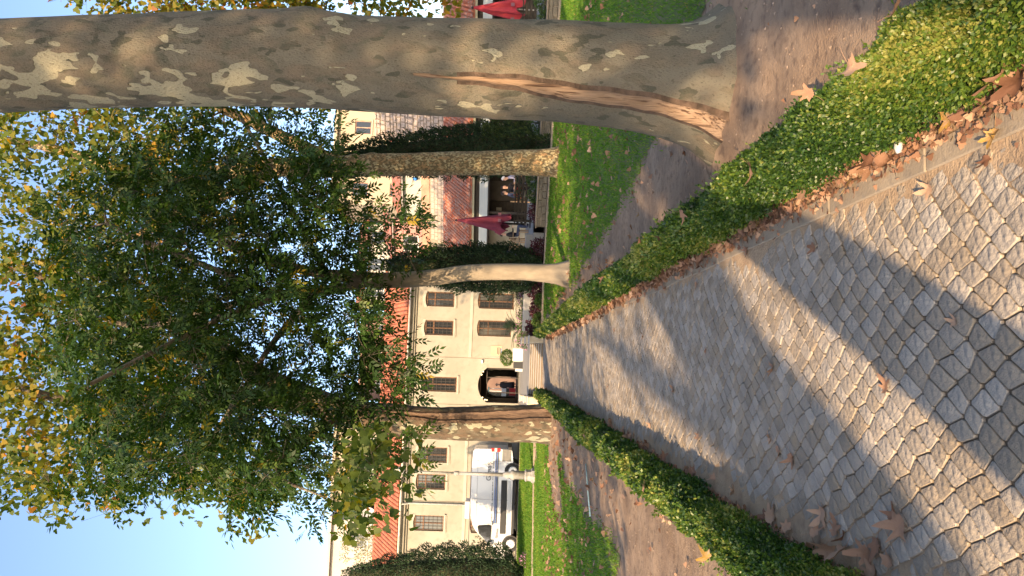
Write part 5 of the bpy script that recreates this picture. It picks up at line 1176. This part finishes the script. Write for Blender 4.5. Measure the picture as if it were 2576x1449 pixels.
    if coat is not None:
        cb_ = MB(); n = 20; V = []
        for h, rx, ry, oy in ((hz+.52, .13, .09, 0), (hz+.44, .22, .125, 0), (hz+.25, .21, .14, 0), (hz+.02, .21, .16, .01), (hz-.25, .25, .19, .02), (.30, .29, .23, .03)):
            for k in range(n): a = 6.2832*k/n; V.append((math.cos(a)*rx*(1+.05*math.sin(5*a)), oy+math.sin(a)*ry*(1+.06*math.sin(4*a)), h))
        cb_.add(V, [(i*n+k, i*n+(k+1) % n, (i+1)*n+(k+1) % n, (i+1)*n+k) for i in range(5) for k in range(n)]+[tuple(5*n+k for k in range(n))]); cb_.build('coat', coat, root, True)
    return root
skin_m = mat('skin', (.50, .29, .20), (.54, .33, .23), 10, .6); shoe_m = mat('shoes', (.02, .018, .016), None)
dark_c = mat('dark_cloth', (.022, .018, .018), (.03, .025, .025), 6, .9, .2); navy = mat('navy_cloth', (.05, .06, .10), (.07, .08, .13), 6, .9, .2); lilac = mat('lilac_cloth', (.28, .28, .40), (.34, .34, .46), 6, .9, .2)
white_hair = mat('white_hair', (.55, .53, .52), (.65, .63, .62), 30, .8, .4, 60); dark_hair = mat('dark_hair', (.025, .018, .014), (.04, .028, .02), 30, .6, .4, 60)
person((-1.80, 62.0, 0), .25, False, dark_c, dark_c, dark_hair, 'person in a long dark coat standing beyond the arched passage', coat=dark_c)
CHs = [((9.0, 36.3), -1.2, 'facing'), ((8.0, 36.2), 1.5, ''), ((6.15, 36.6), 1.7, ''), ((5.3, 37.0), 1.2, '')]
person((9.0, 36.2, TZ), 1.3-math.pi, True, lilac, navy, white_hair, 'white-haired person in a lilac shirt seated at a cafe table', lean=.25)
person((7.85, 36.2, TZ), 1.4, True, navy, dark_c, dark_hair, 'person in a navy top leaning over a cafe table beside the posts', lean=.2)
person((8.5, 37.0, TZ), .1, True, dark_c, dark_c, dark_hair, 'person in dark clothes seated at the far side of the table, facing the lawn')
person((6.1, 36.6, TZ), 1.2, True, dark_c, navy, dark_hair, 'person in dark clothes seated behind the closed maroon parasol')
person((5.35, 37.2, TZ), -1.0, True, navy, dark_c, dark_hair, 'person in a navy shirt seated against the pale wall end of the cafe', lean=.1)
table((8.45, 36.15, TZ), 'square wooden table where the white-haired person sits'); table((5.75, 36.5, TZ), 'square wooden table behind the closed maroon parasol')
for x, y, rz, l in ((9.0, 36.2, 1.3-math.pi, 'wooden slat chair under the white-haired person'), (7.85, 36.2, 1.4, 'wooden slat chair under the person in the navy top'), (8.5, 37.0, .1, 'wooden slat chair at the far side of the table'),
                    (6.1, 36.6, 1.2, 'wooden slat chair behind the maroon parasol'), (5.35, 37.2, -1.0, 'wooden slat chair by the pale wall end'), (5.5, 35.6, 2.6, 'empty wooden slat chair near the fence')): chair((x, y, TZ), rz, l)
# pale wall end of the cafe beside the cypress
o = MB().box(-.4, .8, -.06, .06, 0, 2.0).build('screen_wall', trim_m); o.location = cw(.2, 1.5, TZ); o.rotation_euler = (0, 0, CA); tag(o, 'short pale wall panel under the cafe roof end', 'wall')
for i, (x, l) in enumerate(((7.1, 'green potted plant with red blooms on the fence rail beside the parasol'), (7.7, 'bluish green trailing plant on the fence rail'), (9.2, 'leafy pot plant on the fence rail near the plane trunk'))):
    y = 30.65-.6*(x-6.0)+2.0; q = shrub('potted_plant', (x, y, TZ+.5), .28, .2, .3, 350, cycad_m if i == 1 else shrub_m, .07, l, 'potted plant', None, 130+i, petals=red_m if i == 0 else None)
    MB().lathe([(.10, -.5), (.14, -.02), (.15, 0), (.12, 0)], 12).build('pot', stone_tan, q, True)

# ---------------------------------------------------------------- pale bushy tree beyond the house and small things
pt_ = [(-12.3, 53.5, 0, .22), (-12.3, 53.5, 3, .18), (-12.1, 53.5, 7, .12)]
cp = scatter([(-12.2, 53, 9.5, 1.9, 1.5, 2.4, 1)], 40, .6, .4, .6, None, 81)
build_tree('olive_tree', (-12.3, 53.5, 0), 'pale greyish bushy tree with bare twigs rising behind the house ridge', None, pt_, [[(-12.2, 53.5, 6.5, .1), (-12.8, 53.4, 9, .06), (-13.6, 53.2, 11.5, .03)], [(-12.2, 53.5, 6.5, .1), (-11.6, 53.4, 9, .06), (-11.2, 53.2, 11.8, .03)]], stone_tan, cp, plane_leaves(60, .12, 0., OVAL), paleleaf_m, 10, 12)
# far roadside tree right of the big trunk
cr = scatter([(11.0, 20.5, 8.5, 2.7, 2.5, 6.2, 1)], 110, .8, .6, .9, lambda p: p[2] > 3.2, 82)
build_tree('plane_tree', (13.4, 21, 0), 'yellowing plane tree at the far right beyond the big trunk', 'plane trees along the path', [(13.4, 21, -.05, .4), (13.4, 21, 3, .34), (13.2, 21, 6, .28), (12.9, 20.8, 9, .18)],
           [[(13.3, 21, 5.5, .2), (12.2, 20.6, 7.6, .14), (11, 20.3, 9.6, .08)], [(13.2, 21, 6, .18), (11.8, 20.8, 10, .12), (10.9, 20.6, 13.5, .07)]], bark_left, cr, plane_leaves(75, .17, .22), plane_m, 20, 30)
hs_ = MB().tube([(-1.75, 13.9, .03), (-2.0, 13.6, .035), (-2.25, 13.4, .03), (-2.5, 13.1, .03)], .012, 6); tag(hs_.build('hose', mat('pale_hose', (.45, .62, .58), None, rough=.4), None, True), 'short piece of pale green hose lying on the soil', 'hose')
wp = MB().lathe([(.005, 0), (.03, .006), (.035, .02), (.015, .03)], 9, (0, 0, 0), sy=.6).build('white_scrap', white_m, None, True); wp.location = (.935, 3.05, .03); tag(wp, 'small white scrap among dry leaves at the hedge foot', 'litter')

# ---------------------------------------------------------------- fallen plane leaves
def dead_leaf(seed):
    r = random.Random(seed); n = 34; curl = r.uniform(.3, 1.6); tw = r.uniform(-.9, .9); mb = MB()
    V = [(.25, 0, .0)]; ax_ = r.uniform(0, 3.14); ln = [r.uniform(.85, 1.12) for _ in range(5)]
    for s in (.35, .7, 1.):
        for k in range(n):
            th = -math.pi+2*math.pi*(k+.5)/n; best = .26
            for li, (c0, w0, L0) in enumerate(((0, .42, .75), (.98, .40, .62), (-.98, .40, .62), (1.95, .42, .40), (-1.95, .42, .40))):
                d0 = abs(th-c0)/w0
                if d0 < 1: best = max(best, L0*ln[li]*(1-.62*d0**.8))
            rr = best*s*(1+(.07*math.sin(k*2.6+seed) if s == 1 else 0)); V.append((.25+math.cos(th)*rr, math.sin(th)*rr, 0))
    cx, sx = math.cos(ax_), math.sin(ax_)
    V = [(x, y, curl*((x-.25)*cx+y*sx)**2+tw*y*(x-.25)+.05*math.sin(x*7+seed)*math.sin(y*8)+.03*abs(y)) for x, y, _ in V]
    F_ = [(0, 1+k, 1+(k+1) % n) for k in range(n)]+[(1+j*n+k, 1+(j+1)*n+k, 1+(j+1)*n+(k+1) % n, 1+j*n+(k+1) % n) for j in range(2) for k in range(n)]
    mb.add(V, F_); st = len(mb.v)
    mb.tube([(0.05, 0, .01), (-.25, .03, .04+.1*curl), (-.5, .10, .06+.2*curl)], .008, 4)
    zmin = min(v[2] for v in mb.v); mb.v = [(x-.3, y, z_-zmin) for x, y, z_ in mb.v]
    me = mb.mesh('fallen_leaf', dry_m, True); at = me.attributes.new('tint', 'FLOAT', 'POINT'); t = r.random()*.97 if seed > 1 else 1.; at.data.foreach_set('value', [min(1, max(0, t+r.uniform(-.06, .06))) for _ in me.vertices]); return me
DL = [dead_leaf(s) for s in range(22)]
def put_leaf(x, y, z_, s, tilt, label, group):
    o = link('fallen_leaf', random.choice(DL), None); o.location = (x, y, z_); o.scale = (s,)*3
    o.rotation_euler = (random.gauss(0, tilt), random.gauss(0, tilt), random.uniform(0, 6.28)); tag(o, label, 'leaf', group)
def sz(): return random.uniform(.075, .15)
for i in range(92):
    y = 2.25+10*random.random()**1.5; put_leaf(.935+abs(random.gauss(0, .035))*random.choice((1, 1, -1)), y, .005+abs(random.gauss(0, .035)), sz()*(1.15 if y < 4.5 else 1), .42, 'dry curled plane leaf along the foot of the hedge below the big trunk', 'dry leaves along the right hedge foot')
for i in range(45):
    y = 3.4+9*random.random()**1.3; put_leaf(-.86-random.gauss(0, .04), y, .002+abs(random.gauss(0, .02)), sz(), .5, 'dry curled plane leaf at the foot of the lamp side hedge', 'dry leaves along the left hedge foot')
for x, y, s in ((-.60, 3.15, .2), (-.57, 3.2, .13), (-.46, 4.5, .13), (-.40, 4.65, .11), (-.48, 4.3, .14), (-.7, 3.9, .16), (-.74, 3.75, .14), (-.78, 3.45, .17), (-.73, 3.35, .15), (-.76, 3.25, .13), (.02, 4.6, .12), (-.05, 3.25, .11), (.2, 2.75, .07), (.72, 2.9, .10), (.66, 4.0, .11),
                (.80, 5.1, .12), (.74, 2.55, .08), (-.2, 7.2, .13), (-.55, 6.3, .12), (-.62, 8.3, .12), (.35, 8.8, .12), (.5, 11, .12), (-.3, 11.5, .12), (.7, 6.4, .12), (.15, 6.1, .09)):
    put_leaf(x, y, .008, s*.82, .14, 'dry brown plane leaf lying on the cobbles', 'dry leaves on the cobbles')
for x, y, z_ in ((1.12, 2.75, .37), (1.05, 3.9, .37), (1.2, 3.2, .36), (1.1, 5.4, .37), (1.16, 7.0, .38), (-1.06, 5.6, .40), (-1.0, 6.5, .40), (-1.1, 4.6, .40), (-1.05, 8.5, .40), (1.22, 2.45, .36), (-1.08, 4.2, .4), (1.08, 9.6, .38), (-1.0, 11, .4), (1.04, 6.2, .36)):
    put_leaf(x, y, z_, random.uniform(.09, .14), .35, 'dry plane leaf caught on top of the clipped hedges', 'dry leaves on the hedge tops')
for i in range(36):
    y = 7+14*random.random()**1.2; x = np.interp(y, *EDGE_R)+.1+random.random()**1.3*6
    if (x-2.2)**2+(y-5.8)**2 > 1 and y < kerb_y(np.array(x))-.3: put_leaf(x, y, .035, sz()*.85, .35, 'dry brown plane leaf on the green lawn right of the path', 'dry leaves on the right lawn')
for i in range(28):
    y = 6+12*random.random(); put_leaf(np.interp(y, *EDGE_R)-random.random()*.7, y, .012, sz()*.85, .35, 'dry brown plane leaf on the bare soil between hedge and lawn', 'dry leaves on the right soil strip')
for i in range(40):
    y = 6.5+13*random.random()**1.2; put_leaf(-1.45-random.random()**1.4*4, y, .02, sz()*.85, .35, 'dry brown plane leaf on the bare and grassy ground left of the path', 'dry leaves on the left ground')
# finer leaf litter too small to tell apart
n = 12000; sd = rng.random(n); y = np.where(sd < .86, 2.2+24*rng.random(n)**1.3, 3+22*rng.random(n)); x = np.where(sd < .55, .95+rng.normal(0, .055, n), np.where(sd < .86, -.9-np.abs(rng.normal(0, .07, n)), np.where(sd < .92, 1.5+rng.random(n)*6, -1.4-rng.random(n)*5)))
V, F_, t = leafcloud(np.stack([x, y, .012+.02*rng.random(n)+.02*(sd > .86)], 1), unit(rng.normal(size=(n, 3))*np.array([1, 1, .35])), unit(np.array([0, 0, 1.])+.6*rng.normal(size=(n, 3))), np.clip(.007*y, .03, .12)*rng.uniform(.6, 1.2, n), PLANE10, rng.random(n)*.95)
tag(link('leaf_litter', npmesh('leaf_litter', V, len(PLANE10), F_, dry_m, t)), 'fine broken dry leaf litter along hedges and lawns', 'leaf litter', kind='stuff')
